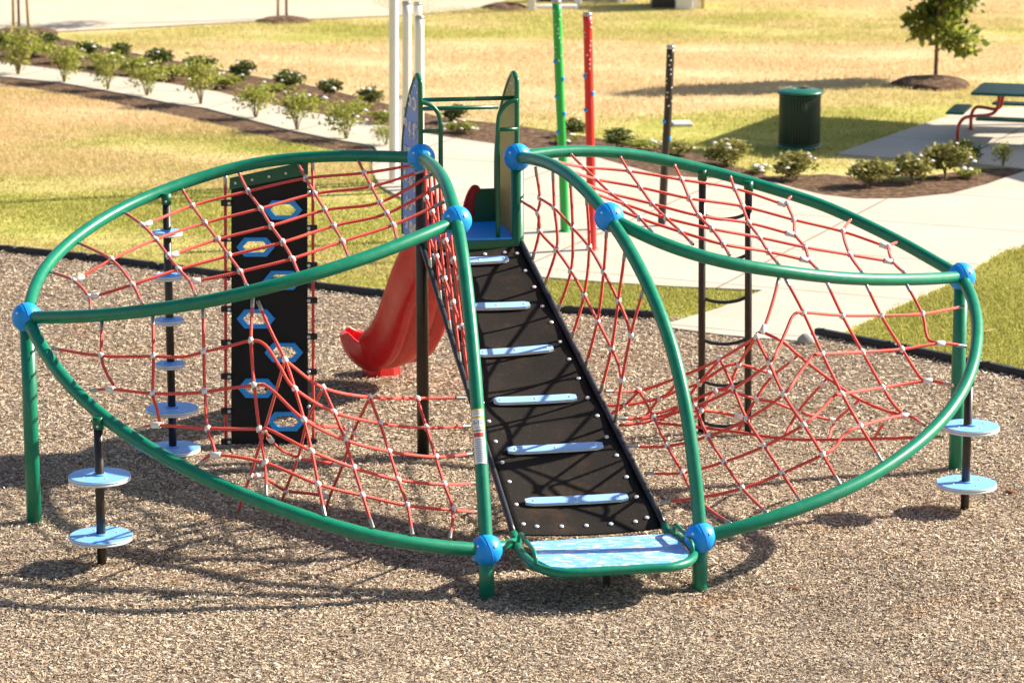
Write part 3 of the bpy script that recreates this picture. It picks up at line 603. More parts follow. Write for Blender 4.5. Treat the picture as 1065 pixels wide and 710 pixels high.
campos = Vector((0, CAMY, CAMZ))
for nm, me in (('rope_clamp', CLAMP), ('rope_sleeve', SLEEVE), ('rope_ferrule', FERR)):
    L_ = sorted(CL[nm], key=lambda c: (c[0]-campos).length)
    for p, d, par in L_[:100]:
        inst(me, nm, par, p, Vector((0, 0, 1)).rotation_difference(d))
    if len(L_) > 100:
        mb = MB()
        for p, d, par in L_[100:]:
            q = Vector((0, 0, 1)).rotation_difference(d)
            mb.add([p+q @ v.co for v in me.vertices], [list(f.vertices) for f in me.polygons])
        build(mb, nm, 'ferrule' if nm == 'rope_ferrule' else 'clamp', PS, kind='stuff')

# ---- ramp --------------------------------------------------------
for rl in (RAILL, RAILR):
    d = (rl[1]-rl[0]).normalized(); mb = MB(); mb.tube([rl[0].lerp(rl[1], i/30) for i in range(31)], .026, 12, 0)
    build(mb, 'ramp_rail', 'rail', PS)
    mb = MB(); mb.tube([rl[1]-d*.02, rl[1]+d*.12], .034, 14, 0); build(mb, 'rail_socket', 'green', PS)
def RP(s, t):     # s down the ramp, t across
    a = RAILL[0].lerp(RAILL[1], s); b = RAILR[0].lerp(RAILR[1], s)
    return a.lerp(b, t)+Vector((0, 0, -.03*math.sin(math.pi*t)+.008*math.sin(s*40+2*t)-.012))
mb = MB(); ns, ntt = 90, 16; V = []
for i in range(ns+1):
    for j in range(ntt+1): V.append(RP(.01+.985*i/ns, .008+.984*j/ntt))
top = V; bot = [v-Vector((0, .005, .012)) for v in V]; W_ = ntt+1
fc = [[i*W_+j, i*W_+j+1, (i+1)*W_+j+1, (i+1)*W_+j] for i in range(ns) for j in range(ntt)]; o_ = len(V)
fc += [[o_+k for k in f[::-1]] for f in fc]
for i in range(ns): fc += [[i*W_, (i+1)*W_, o_+(i+1)*W_, o_+i*W_], [i*W_+ntt, o_+i*W_+ntt, o_+(i+1)*W_+ntt, (i+1)*W_+ntt]]
for j in range(ntt): fc += [[j, o_+j, o_+j+1, j+1], [ns*W_+j, ns*W_+j+1, o_+ns*W_+j+1, o_+ns*W_+j]]
mb.add(top+bot, fc); RAMP = build(mb, 'ramp_belt', 'belt', PS, label='worn black rubber ramp with six light blue steps')
rdir = (RAILL[1]-RAILL[0]+RAILR[1]-RAILR[0]).normalized()
for (x0, y0, x1, y1) in ((468, 273.5, 528, 270.5), (481, 321, 551, 318), (497, 369, 574, 364.5), (513, 418.5, 599.5, 414), (529, 470.5, 625.5, 465.5), (547, 524, 653, 519)):
    # find s,t of both ends
    def find(x, y):
        best = None
        for i in range(201):
            for j in range(41):
                q = PX(RP(i/200, j/40)); d = (q[0]-x)**2+(q[1]-y)**2
                if best is None or d < best[0]: best = (d, i/200, j/40)
        return best[1], best[2]
    s0, t0 = find(x0, y0); s1, t1 = find(x1, y1)
    mb = MB(); ring = []; prof = []; nk = 15; hw = .044
    up = (RP(s0, t1)-RP(s0, t0)).cross(rdir).normalized(); up = up if up.z > 0 else -up
    for i in range(nk):
        u = i/(nk-1); e = min(1, math.sqrt(max(0, 1-(abs(2*u-1)**26)))); w = hw*max(.6, e)
        c = RP(s0, t0).lerp(RP(s1, t1), u)+up*(.002+.006*(2*u-1)**2)
        ring.append([c-rdir*w, c-rdir*w+up*.020, c-rdir*w*.92+up*.026, c+rdir*w*.92+up*.026, c+rdir*w+up*.020, c+rdir*w])
    V = [p for r_ in ring for p in r_]
    for k in range(6):
        mb.add(V, [], 0)
        break
    for i in range(nk-1):
        for k in range(6):
            mb.f.append([i*6+k, i*6+(k+1) % 6, (i+1)*6+(k+1) % 6, (i+1)*6+k]); mb.m.append(0 if k in (1, 2, 3) else 1); mb.sm.append(False); mb.uv.append([(0, 0)]*4)
    for f in ([0, 1, 2, 3, 4, 5][::-1], [(nk-1)*6+k for k in range(6)]): mb.f.append(f); mb.m.append(1); mb.sm.append(False); mb.uv.append([(0, 0)]*6)
    for u in (.08, .5, .92):
        c = RP(s0, t0).lerp(RP(s1, t1), u)+up*(.028+.006*(2*u-1)**2); mb.lathe(c, [(.010, -.006), (.010, .003), (.005, .006)], 10, [2, 2, 2], axis=up)
    build(mb, 'ramp_step', ['step', 'white_core', 'steel'], RAMP)
rv = MB(); rv.lathe((0, 0, 0), [(.020, 0), (.020, .004), (.010, .010)], 12); RIV = mesh_only(rv, 'belt_rivet', 'steel')
upr = Vector((0, -rdir.z, rdir.y)); upr = (upr if upr.z > 0 else -upr).normalized(); qr = Vector((0, 0, 1)).rotation_difference(upr)
for i in range(15):
    s_ = .035+.93*i/14
    for t_ in (.085, .915): inst(RIV, 'belt_rivet', RAMP, RP(s_, t_)+upr*.002, qr)
for k in range(5):
    inst(RIV, 'belt_rivet', RAMP, RP(.972, .17+.66*k/4)+upr*.002, qr)
for k in range(4): inst(RIV, 'belt_rivet', RAMP, RP(.028, .2+.6*k/3)+upr*.002, qr)

# ---- bottom step platform -----------------------------------------
ZP = .31
pt = [U(x, y, Z=ZP) for x, y in ((551, 564.5), (696.5, 556), (708, 565), (716.5, 576), (714, 582), (703.6, 586), (648, 589), (589, 592), (572, 590), (560, 584))]
PT = MB(); PT.prism([(p.x, p.y) for p in pt], ZP-.03, ZP+.012); PL = build(PT, 'step_platform', 'platform', PS, label='light blue step platform with white wavy marks at the foot of the ramp')
fr_ = cr([U(x, y, Z=ZP-.012) for x, y in ((536, 563), (542, 574.5), (555.6, 587.5), (575, 594.5), (600, 595.3), (640, 593), (680, 590.8), (700, 589), (715, 584.5), (721.5, 577), (717, 567), (706, 559), (697, 553.5))], 6)
mb = MB(); mb.tube(fr_, .036, 14); build(mb, 'platform_frame', 'green', PL)
for a, b in (((540, 566), (557, 588)), ((701, 556.5), (720, 576))):
    A = U(*a, Z=ZP); E = U(*b, Z=ZP); h = Vector((0, 0, .105))
    mb = MB(); mb.tube(cr([A, A+h*.6, A.lerp(E, .12)+h, A.lerp(E, .5)+h, A.lerp(E, .85)+h*.98, E+h*.6, E], 6), .017, 12); build(mb, 'hand_grip', 'green', PL)
q = G(631, 612); mb = MB(); mb.box(Vector((q.x, q.y+.03, .12)), (.03, 0, 0), (0, .03, 0), (0, 0, .2), 0, .006); build(mb, 'platform_leg', 'black', PL)
mb = MB(); mb.tube([B['B3'], fr_[0]+Vector((.02, 0, 0))], .038, 14); build(mb, 'link_tube', 'green', PS)
mb = MB(); mb.tube([B['B6'], fr_[-10]+Vector((-.02, 0, 0))], .038, 14); build(mb, 'link_tube', 'green', PS)

# ---- deck, guards ---------------------------------------------------
bk = Vector((-.22, .976, 0)).normalized(); rt = Vector((.976, .22, 0)).normalized()
ZD = 2.03; DL = Vector((B['B1'].x, B['B1'].y, 0)); DR = Vector((B['B4'].x, B['B4'].y, 0))
dc = [DL-bk*.05, DR-bk*.05+rt*.02, DR+bk*.9, DL+bk*.9]
mb = MB(); mb.prism([(p.x, p.y) for p in dc], ZD-.09, ZD); DK = build(mb, 'slide_deck', 'dkgreen', PS)
mb = MB(); cc = sum(dc, Vector())/4; mb.prism([((p.x-cc.x)*.96+cc.x, (p.y-cc.y)*.96+cc.y) for p in dc], ZD+.002, ZD+.022); build(mb, 'deck_tread', 'hold', DK)
prof = [(0, 1.95), (0, 3.38), (.02, 3.47), (.08, 3.525), (.16, 3.52), (.30, 3.44), (.46, 3.31), (.62, 3.15), (.75, 2.97), (.83, 2.78), (.86, 2.55), (.86, 1.95)]
def guard(base, mat, lab, side):
    pl = [base+bk*a+Vector((0, 0, z)) for a, z in prof]; mb = MB()
    mb.plate(pl, rt*.022); g = build(mb, 'guard_panel', mat, PS, label=lab)
    mb = MB(); mb.tube(resample(cr(pl[:-1]+[pl[-1]], 4), 70), .024, 12); build(mb, 'panel_frame', 'dkgreen', g)
    mb = MB()
    for a, z in prof[2:-1]: mb.lathe(base+bk*(a*.86+.05)+Vector((0, 0, z-.09))+rt*side*.011, [(.012, 0), (.012, .006), (.006, .01)], 8, axis=rt*side)
    build(mb, 'panel_bolts', 'steel', g)
    return g
gl = guard(DL+bk*.02, 'panelblue', 'periwinkle blue rounded guard panel with cream outlined shapes', -1)
gr_ = guard(DR+bk*.02, 'tan', 'olive tan rounded guard panel', -1)
# cream outline shapes, raised from the outer (camera-left) and inner faces
for row, z in enumerate((3.26, 3.02, 2.78, 2.54, 2.30, 2.10)):
    for colx in (.16, .38, .60):
        if colx > .5 and z > 3.1: continue
        cx = colx+.04*((row+int(colx*10)) % 2); R1 = .055+.012*((row*3+int(colx*10)) % 3)
        for side in (-1, 1):
            mb = MB(); a0 = random.uniform(0, 6); arcl = random.choice((4.2, 4.8, 6.28))
            pts = []
            for k in range(17):
                a = a0+arcl*k/16; pts.append(DL+bk*(.02+cx+R1*math.cos(a))+Vector((0, 0, z+R1*.8*math.sin(a)))+rt*side*.011)
            mb.tube(pts, .016, 6)
            if (row+int(colx*10)) % 2 == 0:
                mb.tube([DL+bk*(.02+cx+R1+.03*math.cos(k*.7))+Vector((0, 0, z-.05+.03*math.sin(k*.7)))+rt*side*.011 for k in range(8)], .013, 6)
            build(mb, 'panel_marking', 'mark', gl)
for base, sg in ((DL, 1), (DR, -1)):
    p0 = base+Vector((0, 0, 3.30)); mb = MB()
    mb.tube(cr([p0, p0+rt*sg*.06+Vector((0, 0, -.01)), p0+rt*sg*.13+Vector((0, 0, -.06)), p0+rt*sg*.175+Vector((0, 0, -.17)), p0+rt*sg*.18+Vector((0, 0, -.5)), p0+rt*sg*.18+Vector((0, 0, -1.26))], 6), .021, 12)
    mb.tube([base+Vector((0, 0, 3.04)), base+rt*sg*.18+Vector((0, 0, 3.04))], .018, 10)
    build(mb, 'hand_loop', 'dkgreen', PS)
for a, z in ((.1, 3.31), (.8, 3.13)):
    mb = MB(); mb.tube([DL+bk*a+Vector((0, 0, z)), (DL+DR)/2+bk*a+Vector((0, 0, z)), DR+bk*a+Vector((0, 0, z))], .02, 12); build(mb, 'cross_bar', 'dkgreen', PS)
# dark green side plate and red slide hood at the deck exit
mb = MB(); e0 = DR+bk*.84-rt*.03
mb.plate([e0+Vector((0, 0, ZD)), e0+Vector((0, 0, ZD+.33)), e0-rt*.13+Vector((0, 0, ZD+.33)), e0-rt*.18+Vector((0, 0, ZD+.28)), e0-rt*.2+Vector((0, 0, ZD+.02))], bk*.03); build(mb, 'exit_plate', 'dkgreen', PS)

# ---- slide -----------------------------------------------------------
path = [(-.40, 4.92, 1.99), (-.46, 5.12, 1.94), (-.62, 5.45, 1.66), (-.79, 5.85, 1.20), (-.90, 6.25, .80), (-1.02, 6.58, .49), (-1.18, 6.83, .34), (-1.36, 6.96, .28), (-1.53, 7.01, .30), (-1.66, 7.03, .40), (-1.72, 7.03, .53)]
path = smooth(resample(cr([Vector(p) for p in path], 8), 60), 6)
secO = [(-.37, .20), (-.40, .235), (-.385, .27), (-.345, .275), (-.315, .25), (-.30, .20), (-.28, .08), (-.22, .015), (-.10, 0), (0, -.004), (.10, 0), (.22, .015), (.28, .08), (.30, .20), (.315, .25), (.345, .275), (.385, .27), (.40, .235), (.37, .20), (.325, .07), (.30, -.02), (.22, -.115), (.17, -.105), (.12, -.035), (.07, -.115), (0, -.13), (-.07, -.115), (-.12, -.035), (-.17, -.105), (-.22, -.115), (-.30, -.02), (-.325, .07)]
mb = MB(); V = []; ns = len(path); K = len(secO)
for i, p in enumerate(path):
    t = (path[min(i+1, ns-1)]-path[max(i-1, 0)]).normalized(); side = t.cross(Vector((0, 0, 1))).normalized(); upv = side.cross(t).normalized()
    u = i/(ns-1); wsc = .74+.2*min(1, u*2.0); e_ = max(0, (u-.82)/.18); wsc *= 1-.62*e_**2; wall = 1.0-.75*e_**1.5-.25*max(0, 1-u*4)
    for x, z in secO: V.append(p+side*x*wsc+upv*(z*wall if z > 0 else z*(1-.7*e_)))
fc = [[i*K+k, i*K+(k+1) % K, (i+1)*K+(k+1) % K, (i+1)*K+k] for i in range(ns-1) for k in range(K)]
mb.add(V, fc); mb.add(V[:K], [list(range(K))], 0, False); mb.add(V[-K:], [list(range(K))[::-1]], 0, False)
SL = build(mb, 'slide', 'slide', PS, label='red plastic slide curving down from the deck to the left')
fp = G(396, 392); mb = MB(); mb.lathe((fp.x, fp.y+.12, -.05), [(.20, 0), (.19, .2), (.15, .30)], 8, smooth=False); build(mb, 'slide_foot', 'slide', SL)
hb = DL.lerp(DR, .5)+bk*.88
for sg in (-1, 1):
    h0 = hb+rt*sg*.27
    mb = MB(); hp = [(.02, -.05), (.02, .25), (.0, .32), (-.03, .35), (-.07, .335), (-.115, .25), (-.15, .12), (-.18, -.01), (-.19, -.05)]
    mb.plate([h0+rt*sg*a_+Vector((0, 0, ZD+z_)) for a_, z_ in hp], bk*.07); mb.tube(cr([h0-bk*.03+rt*sg*a_+Vector((0, 0, ZD+z_)) for a_, z_ in hp[1:]], 4), .016, 8)
    build(mb, 'slide_hood', 'slide', SL)

# ---- climbing wall ----------------------------------------------------
import bmesh
YB, YT = 4.42, 4.62
def WP(px, py):
    # plane: Y varies linearly with image height
    t = (462-py)/(462-180); return U(px, py, Y=YB+(YT-YB)*t)
outline = [(240.5, 462), (240.5, 191.5), (319.5, 175.5), (320.5, 462)]
holds = [(294.6, 218), (266, 256.5), (294, 291), (266.3, 331), (295.4, 366), (267.5, 403), (297.5, 437.5)]
def hexa(c, w, h): return [(c[0]-w, c[1]), (c[0]-w*.58, c[1]-h), (c[0]+w*.58, c[1]-h), (c[0]+w, c[1]), (c[0]+w*.58, c[1]+h), (c[0]-w*.58, c[1]+h)]
def holed(loops, t, name, mat, parent, label=None):
    bm = bmesh.new()
    es = []
    for lp in loops:
        vs = [bm.verts.new(p) for p in lp]; es += [bm.edges.new((vs[i], vs[(i+1) % len(vs)])) for i in range(len(vs))]
    bmesh.ops.triangle_fill(bm, use_beauty=True, use_dissolve=False, edges=es)
    r_ = bmesh.ops.extrude_face_region(bm, geom=list(bm.faces))
    bmesh.ops.translate(bm, verts=[e for e in r_['geom'] if isinstance(e, bmesh.types.BMVert)], vec=Vector(t))
    bmesh.ops.recalc_face_normals(bm, faces=bm.faces)
    org = sum((Vector(p) for p in loops[0]), Vector())/len(loops[0])
    bmesh.ops.translate(bm, verts=bm.verts, vec=-org)
    me = bpy.data.meshes.new(name); bm.to_mesh(me); bm.free(); me.materials.append(M[mat])
    o = link(bpy.data.objects.new(name, me), parent, org); return tag(o, label)
CW = holed([[WP(*p) for p in outline]]+[[WP(*p) for p in hexa(c, 13.5, 6.2)] for c in holds], (0, .02, 0), 'climbing_wall', 'wallblack', PS, 'black climbing wall with blue hexagonal holds')
for c in holds:
    h = holed([[WP(*p)+Vector((0, -.03, 0)) for p in hexa(c, 20, 9.8)], [WP(*p)+Vector((0, -.03, 0)) for p in hexa(c, 13.5, 6)]], (0, .028, 0), 'hex_hold', 'hold', CW)
mb = MB(); mb.plate([WP(239, 185)+Vector((0, -.012, 0)), WP(239, 197)+Vector((0, -.012, 0)), WP(320.5, 181)+Vector((0, -.012, 0)), WP(320.5, 167)+Vector((0, -.012, 0))], (0, .02, 0))
for k in range(5):
    p = WP(245+k*17.5, 190-k*3.4)+Vector((0, -.025, 0)); mb.lathe(p, [(.014, 0), (.014, .006), (.006, .010)], 8, [1, 1, 1], axis=(0, -1, 0))
build(mb, 'wall_bracket', ['dkgreen', 'steel'], CW)
for x, yt in ((234.3, 186), (325.3, 170)):
    a, b = WP(x, yt-10), WP(x+.5, 468); mb = MB(); mb.tube([a, a.lerp(b, .5), b-Vector((0, 0, .1))], .0145, 8); build(mb, 'wall_cable', 'rope', CW)
    inst(FERR, 'cable_ferrule', CW, WP(x, yt-3), Quaternion((1, 0, 0), math.pi), 1.3)
for x, ys in ((235.5, (211, 248, 285, 321, 356, 391, 427, 459)), (324.5, (199.6, 237, 275.6, 312, 349.6, 386, 422, 458.6))):
    for y in ys:
        p = WP(x, y); mb = MB(); mb.box(p+Vector((0, -.004, 0)), (.05, 0, 0), (0, .02, 0), (0, 0, .028), 0, .006)
        sg = 1 if x < 280 else -1; mb.lathe(p+Vector((sg*.028, -.024, 0)), [(.017, 0), (.017, .006), (.008, .012)], 10, [1, 1, 1], axis=(0, -1, 0))
        build(mb, 'wall_tab', ['liner', 'steel'], CW)

# ---- disc poles --------------------------------------------------------
def disc_pole(px_top, px_foot, arc, discs, r, lab, extra=None):
    f = G(*px_foot); top = U(px_top[0], px_top[1], Y=f.y); mb = MB()
    top.x = f.x+(top.x-f.x)*1.0
    mb.tube([Vector((f.x, f.y, -.12)), f.lerp(top, .5), top], r, 14)
    P = build(mb, 'disc_pole', 'black', PS, label=lab)
    mb = MB(); mb.tube([top-Vector((0, 0, .03)), top+Vector((0, 0, .07))], r+.008, 14); mb.lathe(top+Vector((0, -r-.006, .0)), [(.01, 0), (.01, .008)], 8, [1, 1], axis=(0, -1, 0))
    build(mb, 'pole_collar', ['dkgreen', 'steel'], P)
    for (dx, dy, wpx) in discs:
        d = U(dx, dy, Y=f.y); R = wpx/2*((d-campos).length/F)
        t = .044; mb = MB()
        mb.lathe(Vector((d.x, d.y, d.z-t)), [(R-.012, 0), (R, .005), (R, .017), (R-.004, .019), (R-.004, .024), (R, .026), (R, t-.005), (R-.01, t)], 48, [1, 1, 1, 2, 1, 1, 0, 0])
        for k in range(4):
            a = .5+k*math.pi/2; mb.lathe((d.x+R*.55*math.cos(a), d.y+R*.55*math.sin(a), d.z), [(.010, 0), (.010, .003), (.006, .005)], 8, [3, 3, 3])
        mb.lathe((d.x, d.y, d.z), [(r+.02, 0), (r+.02, .010), (r+.004, .012)], 20, [0, 0, 0])
        build(mb, 'step_disc', ['hdpe', 'white_core', 'hold', 'steel'], P)
disc_pole((102, 442), (106, 592), 'A3', [(103.5, 493.5, 64), (105, 555.5, 65)], .037, 'black pole with two light blue discs under the left front arch')
disc_pole((173, 209), (180, 474), 'A1', [(174, 240, 31), (174.8, 285.5, 31), (176, 331.5, 31), (177, 377, 31), (179, 423.5, 54), (180, 464.5, 56)], .037, 'tall black pole with six light blue discs inside the left wing')
disc_pole((1008, 397), (1003, 534), 'A3r', [(1010, 442, 58), (1005, 501, 62)], .037, 'black pole with two light blue discs under the right front arch')

# ---- rung ladder --------------------------------------------------------
fL, fR = G(729.5, 453), G(778, 455); LZ = 2.50
mb = MB()
for f, pt_ in ((fL, (730.5, 184)), (fR, (778.5, 196))):
    tp = U(*pt_, Y=f.y); mb.tube([Vector((f.x, f.y, -.12)), f.lerp(tp, .5), tp], .034, 14)
LD = build(mb, 'rung_ladder', 'black', PS, label='dark ladder with sagging rungs under the right rear arch')
for f, pt_ in ((fL, (730.5, 184)), (fR, (778.5, 196))):
    tp = U(*pt_, Y=f.y); mb = MB(); mb.tube([tp-Vector((0, 0, .03)), tp+Vector((0, 0, .07))], .044, 14); build(mb, 'ladder_collar', 'dkgreen', LD)
for y in (223, 266, 309.5, 353, 396, 438.5):
    a = U(731, y, Y=fL.y); b = U(777, y-1, Y=fR.y); m_ = (a+b)/2-Vector((0, 0, .05))
    mb = MB(); mb.tube(cr([a, a.lerp(b, .2)-Vector((0, 0, .034)), m_, a.lerp(b, .8)-Vector((0, 0, .034)), b], 6), .0165, 10); build(mb, 'ladder_rung', 'rail', LD)

# ---- warning label on the front arc ---------------------------------------
def arc_frame(y):
    p = near('C1', 497, y); q = near('C1', 497, y+14) if y < 470 else p+(p-near('C1', 497, y-14)); t = (q-p).normalized()
    n_ = Vector((-.1, -1, .25)); n_ = (n_-t*n_.dot(t)).normalized(); return t, n_, t.cross(n_)
LT, LN, LS = arc_frame(452); LP0, LP1 = near('C1', 497, 424), near('C1', 497, 486)
def arc_pt(y):
    c = [near('C1', 497, 420+2*i) for i in range(36)]; k = (y-420)/2; i = int(k); i = max(0, min(34, i)); c = smooth(c, 12)
    return c[i].lerp(c[i+1], k-i)
def strip_on_arc(y0, y1, hw, off, mat, name, par):
    V = []; rr = .0545+off
    for i in range(7):
        p = arc_pt(y0+(y1-y0)*i/6)
        for k in range(9):
            a = (-1+2*k/8)*hw; V.append(p+LS*math.sin(a)*rr+LN*math.cos(a)*rr)
    mb = MB(); mb.add(V, [[i*9+k, i*9+k+1, (i+1)*9+k+1, (i+1)*9+k] for i in range(6) for k in range(8)]); return build(mb, name, mat, par, fix=False)
M['yellow'] = paint('label_yellow', (.75, .5, .05), .5); M['labelwhite'] = paint('label_white', (.8, .8, .78), .45); M['labelred'] = paint('label_red', (.7, .07, .03), .5); M['ink'] = paint('label_ink', (.03, .03, .035), .6); M['greyink'] = paint('label_grey_text', (.35, .4, .45), .6)
arcC = ARO['C1']
wl = strip_on_arc(426.5, 449.5, 1.0, .0016, 'yellow', 'warning_label', arcC)
strip_on_arc(428, 434.5, .88, .003, 'labelwhite', 'label_field', arcC); strip_on_arc(436.5, 448.5, .88, .003, 'labelwhite', 'label_field', arcC)
strip_on_arc(450.5, 483, .95, .0022, 'labelwhite', 'label_field', arcC); strip_on_arc(452, 456, .75, .004, 'labelred', 'label_band', arcC)
for yy in (429.2, 431.5, 446): strip_on_arc(yy, yy+.7, .6, .0042, 'greyink', 'label_text', arcC)
for yy in range(458, 482, 2): strip_on_arc(yy, yy+.9, .62-.12*((yy//2) % 3 == 0), .0035, 'greyink', 'label_text', arcC)
cu = bpy.data.curves.new('age_text', 'FONT'); cu.body = '5-12'; cu.size = .042; cu.align_x = 'CENTER'; cu.align_y = 'CENTER'; cu.extrude = .001
tmp = bpy.data.objects.new('age_text_curve', cu); COL.objects.link(tmp); bpy.context.view_layer.update()
me = bpy.data.meshes.new_from_object(tmp); bpy.data.objects.remove(tmp); me.materials.clear(); me.materials.append(M['ink'])
cpt = arc_pt(441)+LN*.0605; o = link(bpy.data.objects.new('age_text', me), arcC, cpt)
from mathutils import Matrix
sx_ = LS if LS.x > 0 else -LS
o.rotation_mode = 'QUATERNION'; o.rotation_quaternion = Matrix((sx_, LN.cross(sx_), LN)).transposed().to_quaternion()

# ================================================================== SETTING
def sheet(name, pts, z, mat, kind='structure', thick=0.0):
    mb = MB()
    if thick: mb.prism([(p[0], p[1]) for p in pts], z-thick, z)
    else: mb.add([(p[0], p[1], z) for p in pts], [list(range(len(pts)))], 0, False)
    bm_o = build(mb, name, mat, None, origin=Vector((0, 0, 0)), kind=kind)
    bm = bmesh.new(); bm.from_mesh(bm_o.data); bmesh.ops.triangulate(bm, faces=[f for f in bm.faces if len(f.verts) > 4], ngon_method='EAR_CLIP'); bm.to_mesh(bm_o.data); bm.free()
    return bm_o
def ground_sheet():
    hx0, hx1, hy0, hy1 = -6, 7, -5, 2.5; X0, X1, Y0, Y1 = -400, 400, -200, 700; mb = MB()
    V = [(X0, Y0, 0), (X1, Y0, 0), (X1, Y1, 0), (X0, Y1, 0), (hx0, hy0, 0), (hx1, hy0, 0), (hx1, hy1, 0), (hx0, hy1, 0)]
    mb.add(V, [[0, 1, 5, 4], [1, 2, 6, 5], [2, 3, 7, 6], [3, 0, 4, 7]], 0, False); return build(mb, 'lawn_ground', 'lawn', None, origin=Vector((0, 0, 0)), kind='structure')
gnd = ground_sheet()
def W2(px): return [(G(*p).x, G(*p).y) for p in px]
border_l = [(-60, 257), (0, 262.5), (60, 267), (130, 276), (220, 288), (300, 297.5), (390, 308.5), (480, 318), (585, 326), (640, 329.5), (683, 332)]
border_r = [(848, 349), (885, 355), (960, 371), (1065, 393), (1110, 403)]
bl, br = W2(border_l), W2(border_r)
mulch_poly = [(bl[0][0]-4, bl[0][1]+1.2)]+bl+W2([(700, 331), (760, 340), (836, 347)])+br+[(br[-1][0]+5, br[-1][1]-2.5), (12, -9), (-14, -9)]
FEET = []
path_up = [(-80, 52), (0, 66.4), (76, 76), (127, 82), (177.5, 89), (228, 97.6), (263, 106.5), (314, 117), (352, 124), (403, 133), (465, 144.5), (511, 151), (560, 158), (622, 166), (653, 175), (691, 185), (750, 188), (803, 191), (828, 198), (854, 204.5), (892, 209), (940, 208.5), (991, 203), (1025, 194), (1065, 180), (1130, 150)]
path_lo = [(1130, 225), (1065, 257), (1043, 262), (1019, 276), (974, 302), (933, 320), (899, 336), (873, 347), (836, 357), (790, 354), (747, 350), (697, 343), (696, 338), (747, 323), (793, 304), (760, 302.5), (700, 300), (630, 295.5), (561, 290), (500, 258), (455, 228), (410, 203.5), (397, 196), (391, 188), (387, 176), (388, 165), (392, 158), (388, 153), (352, 147.5), (301, 137), (263, 127), (213, 114), (177, 109), (139, 101), (63, 87.5), (0, 81), (-80, 68)]
pp = W2(path_up+path_lo)
sheet('concrete_path', pp, .03, 'concrete', thick=.12)
sheet('planting_bed_ground', W2([(-80, 22), (0, 33), (60, 40), (130, 54), (200, 67), (260, 79), (330, 91), (400, 108), (465, 124), (530, 130), (600, 141), (660, 151), (720, 158), (760, 172), (800, 184), (860, 182), (905, 187), (940, 190), (965, 184), (1010, 177), (1065, 175), (1130, 160)]+path_up[::-1]), .012, 'bed')
sheet('planting_bed_ground', W2([(-80, 66), (0, 80), (63, 87), (139, 100.5), (213, 113.5), (263, 126.5), (301, 136.5), (352, 147), (390, 154), (391, 163), (352, 157), (301, 147.5), (263, 139), (213, 127), (139, 111), (63, 97), (0, 87), (-80, 76)]), .009, 'bed')
sheet('picnic_pad_ground', W2([(870, 162), (930, 141), (1002, 117), (1065, 112.5), (1160, 107), (1160, 190), (1065, 177.5), (1012, 172)]), .034, 'concrete', thick=.12)
sheet('road', W2([(-200, 45), (0, 37), (50, 34.5), (150, 29.5), (250, 24), (350, 20), (420, 17), (480, 12), (512, 7), (530, 0), (540, -30), (300, -60), (-300, -60)]), .02, 'road')

def inpoly(X, Yv, poly):
    res = np.zeros(X.shape, bool); n_ = len(poly); j = n_-1
    for i in range(n_):
        xi, yi = poly[i]; xj, yj = poly[j]
        c = ((yi > Yv) != (yj > Yv)) & (X < (xj-xi)*(Yv-yi)/((yj-yi) if yj != yi else 1e-9)+xi); res ^= c; j = i
    return res
def quads(name, P, mat, tone, kind='stuff', nv=4, label=None):
    n_ = P.shape[0]; me = bpy.data.meshes.new(name)
    me.vertices.add(n_*nv); me.vertices.foreach_set('co', P.reshape(-1).astype(np.float32))
    me.loops.add(n_*nv); me.loops.foreach_set('vertex_index', np.arange(n_*nv, dtype=np.int32))
    me.polygons.add(n_); me.polygons.foreach_set('loop_start', np.arange(0, n_*nv, nv, dtype=np.int32))
    me.update(calc_edges=True)
    at = me.attributes.new('tone', 'FLOAT', 'POINT'); at.data.foreach_set('value', np.repeat(tone, nv).astype(np.float32))
    me.materials.append(M[mat]); o = link(bpy.data.objects.new(name, me)); tag(o, label, None, None, kind); return o
FEET = [(B[k_].x, B[k_].y) for k_ in ('BL', 'B1', 'B3', 'B4', 'B6', 'BR')]+[(G(*p).x, G(*p).y) for p in ((106, 592), (180, 474), (1003, 534), (729, 453), (778, 455), (631, 612))]
_r = np.random.default_rng(3); SCUFF = [(_r.uniform(-5, 6), _r.uniform(-3, 1.8), _r.uniform(.12, .35), _r.uniform(.008, .026)) for _ in range(60)]
def zf(X, Yv):
    A = np.interp(Yv, [3, 6.5], [.040, .010]); nz = (np.sin(X*1.9+Yv*1.1)+np.sin(X*.8-Yv*2.3+1)+.7*np.sin(X*3.7+Yv*3.1+np.sin(Yv*2))+.5*np.sin(X*6.3-Yv*5.2)+3.2)/6.4
    z = .004+A*np.clip(nz, 0, 1)
    for fx, fy in FEET: d2 = (X-fx)**2+(Yv-fy)**2; z = z+.012*np.exp(-d2/.05)*np.interp(Yv, [3, 6.5], [1, .6])
    d2 = ((X-.75)/1.0)**2+((Yv+.45)/.55)**2; z = z-.05*np.exp(-d2)
    d2 = ((X-1.45)/.4)**2+((Yv-.0)/.4)**2; z = z-.055*np.exp(-d2)
    for fx, fy, fr_, fa_ in SCUFF: z = z-fa_*np.exp(-((X-fx)**2+((Yv-fy)*1.4)**2)/fr_**2)
    inside = (X > -5.9) & (X < 6.9) & (Yv > -4.9) & (Yv < 2.4)
    return np.where(inside, z, np.maximum(z, .005))
gx, gy = np.arange(-14, 12.4, .08), np.arange(-9, 16.2, .08); GX, GY = np.meshgrid(gx, gy); GZ = zf(GX, GY)
cxm, cym = (GX[:-1, :-1]+.04).ravel(), (GY[:-1, :-1]+.04).ravel(); keep = inpoly(cxm, cym, mulch_poly); W1 = len(gx)
idx = (np.arange(len(gy)-1)[:, None]*W1+np.arange(W1-1)[None, :]).ravel()[keep]
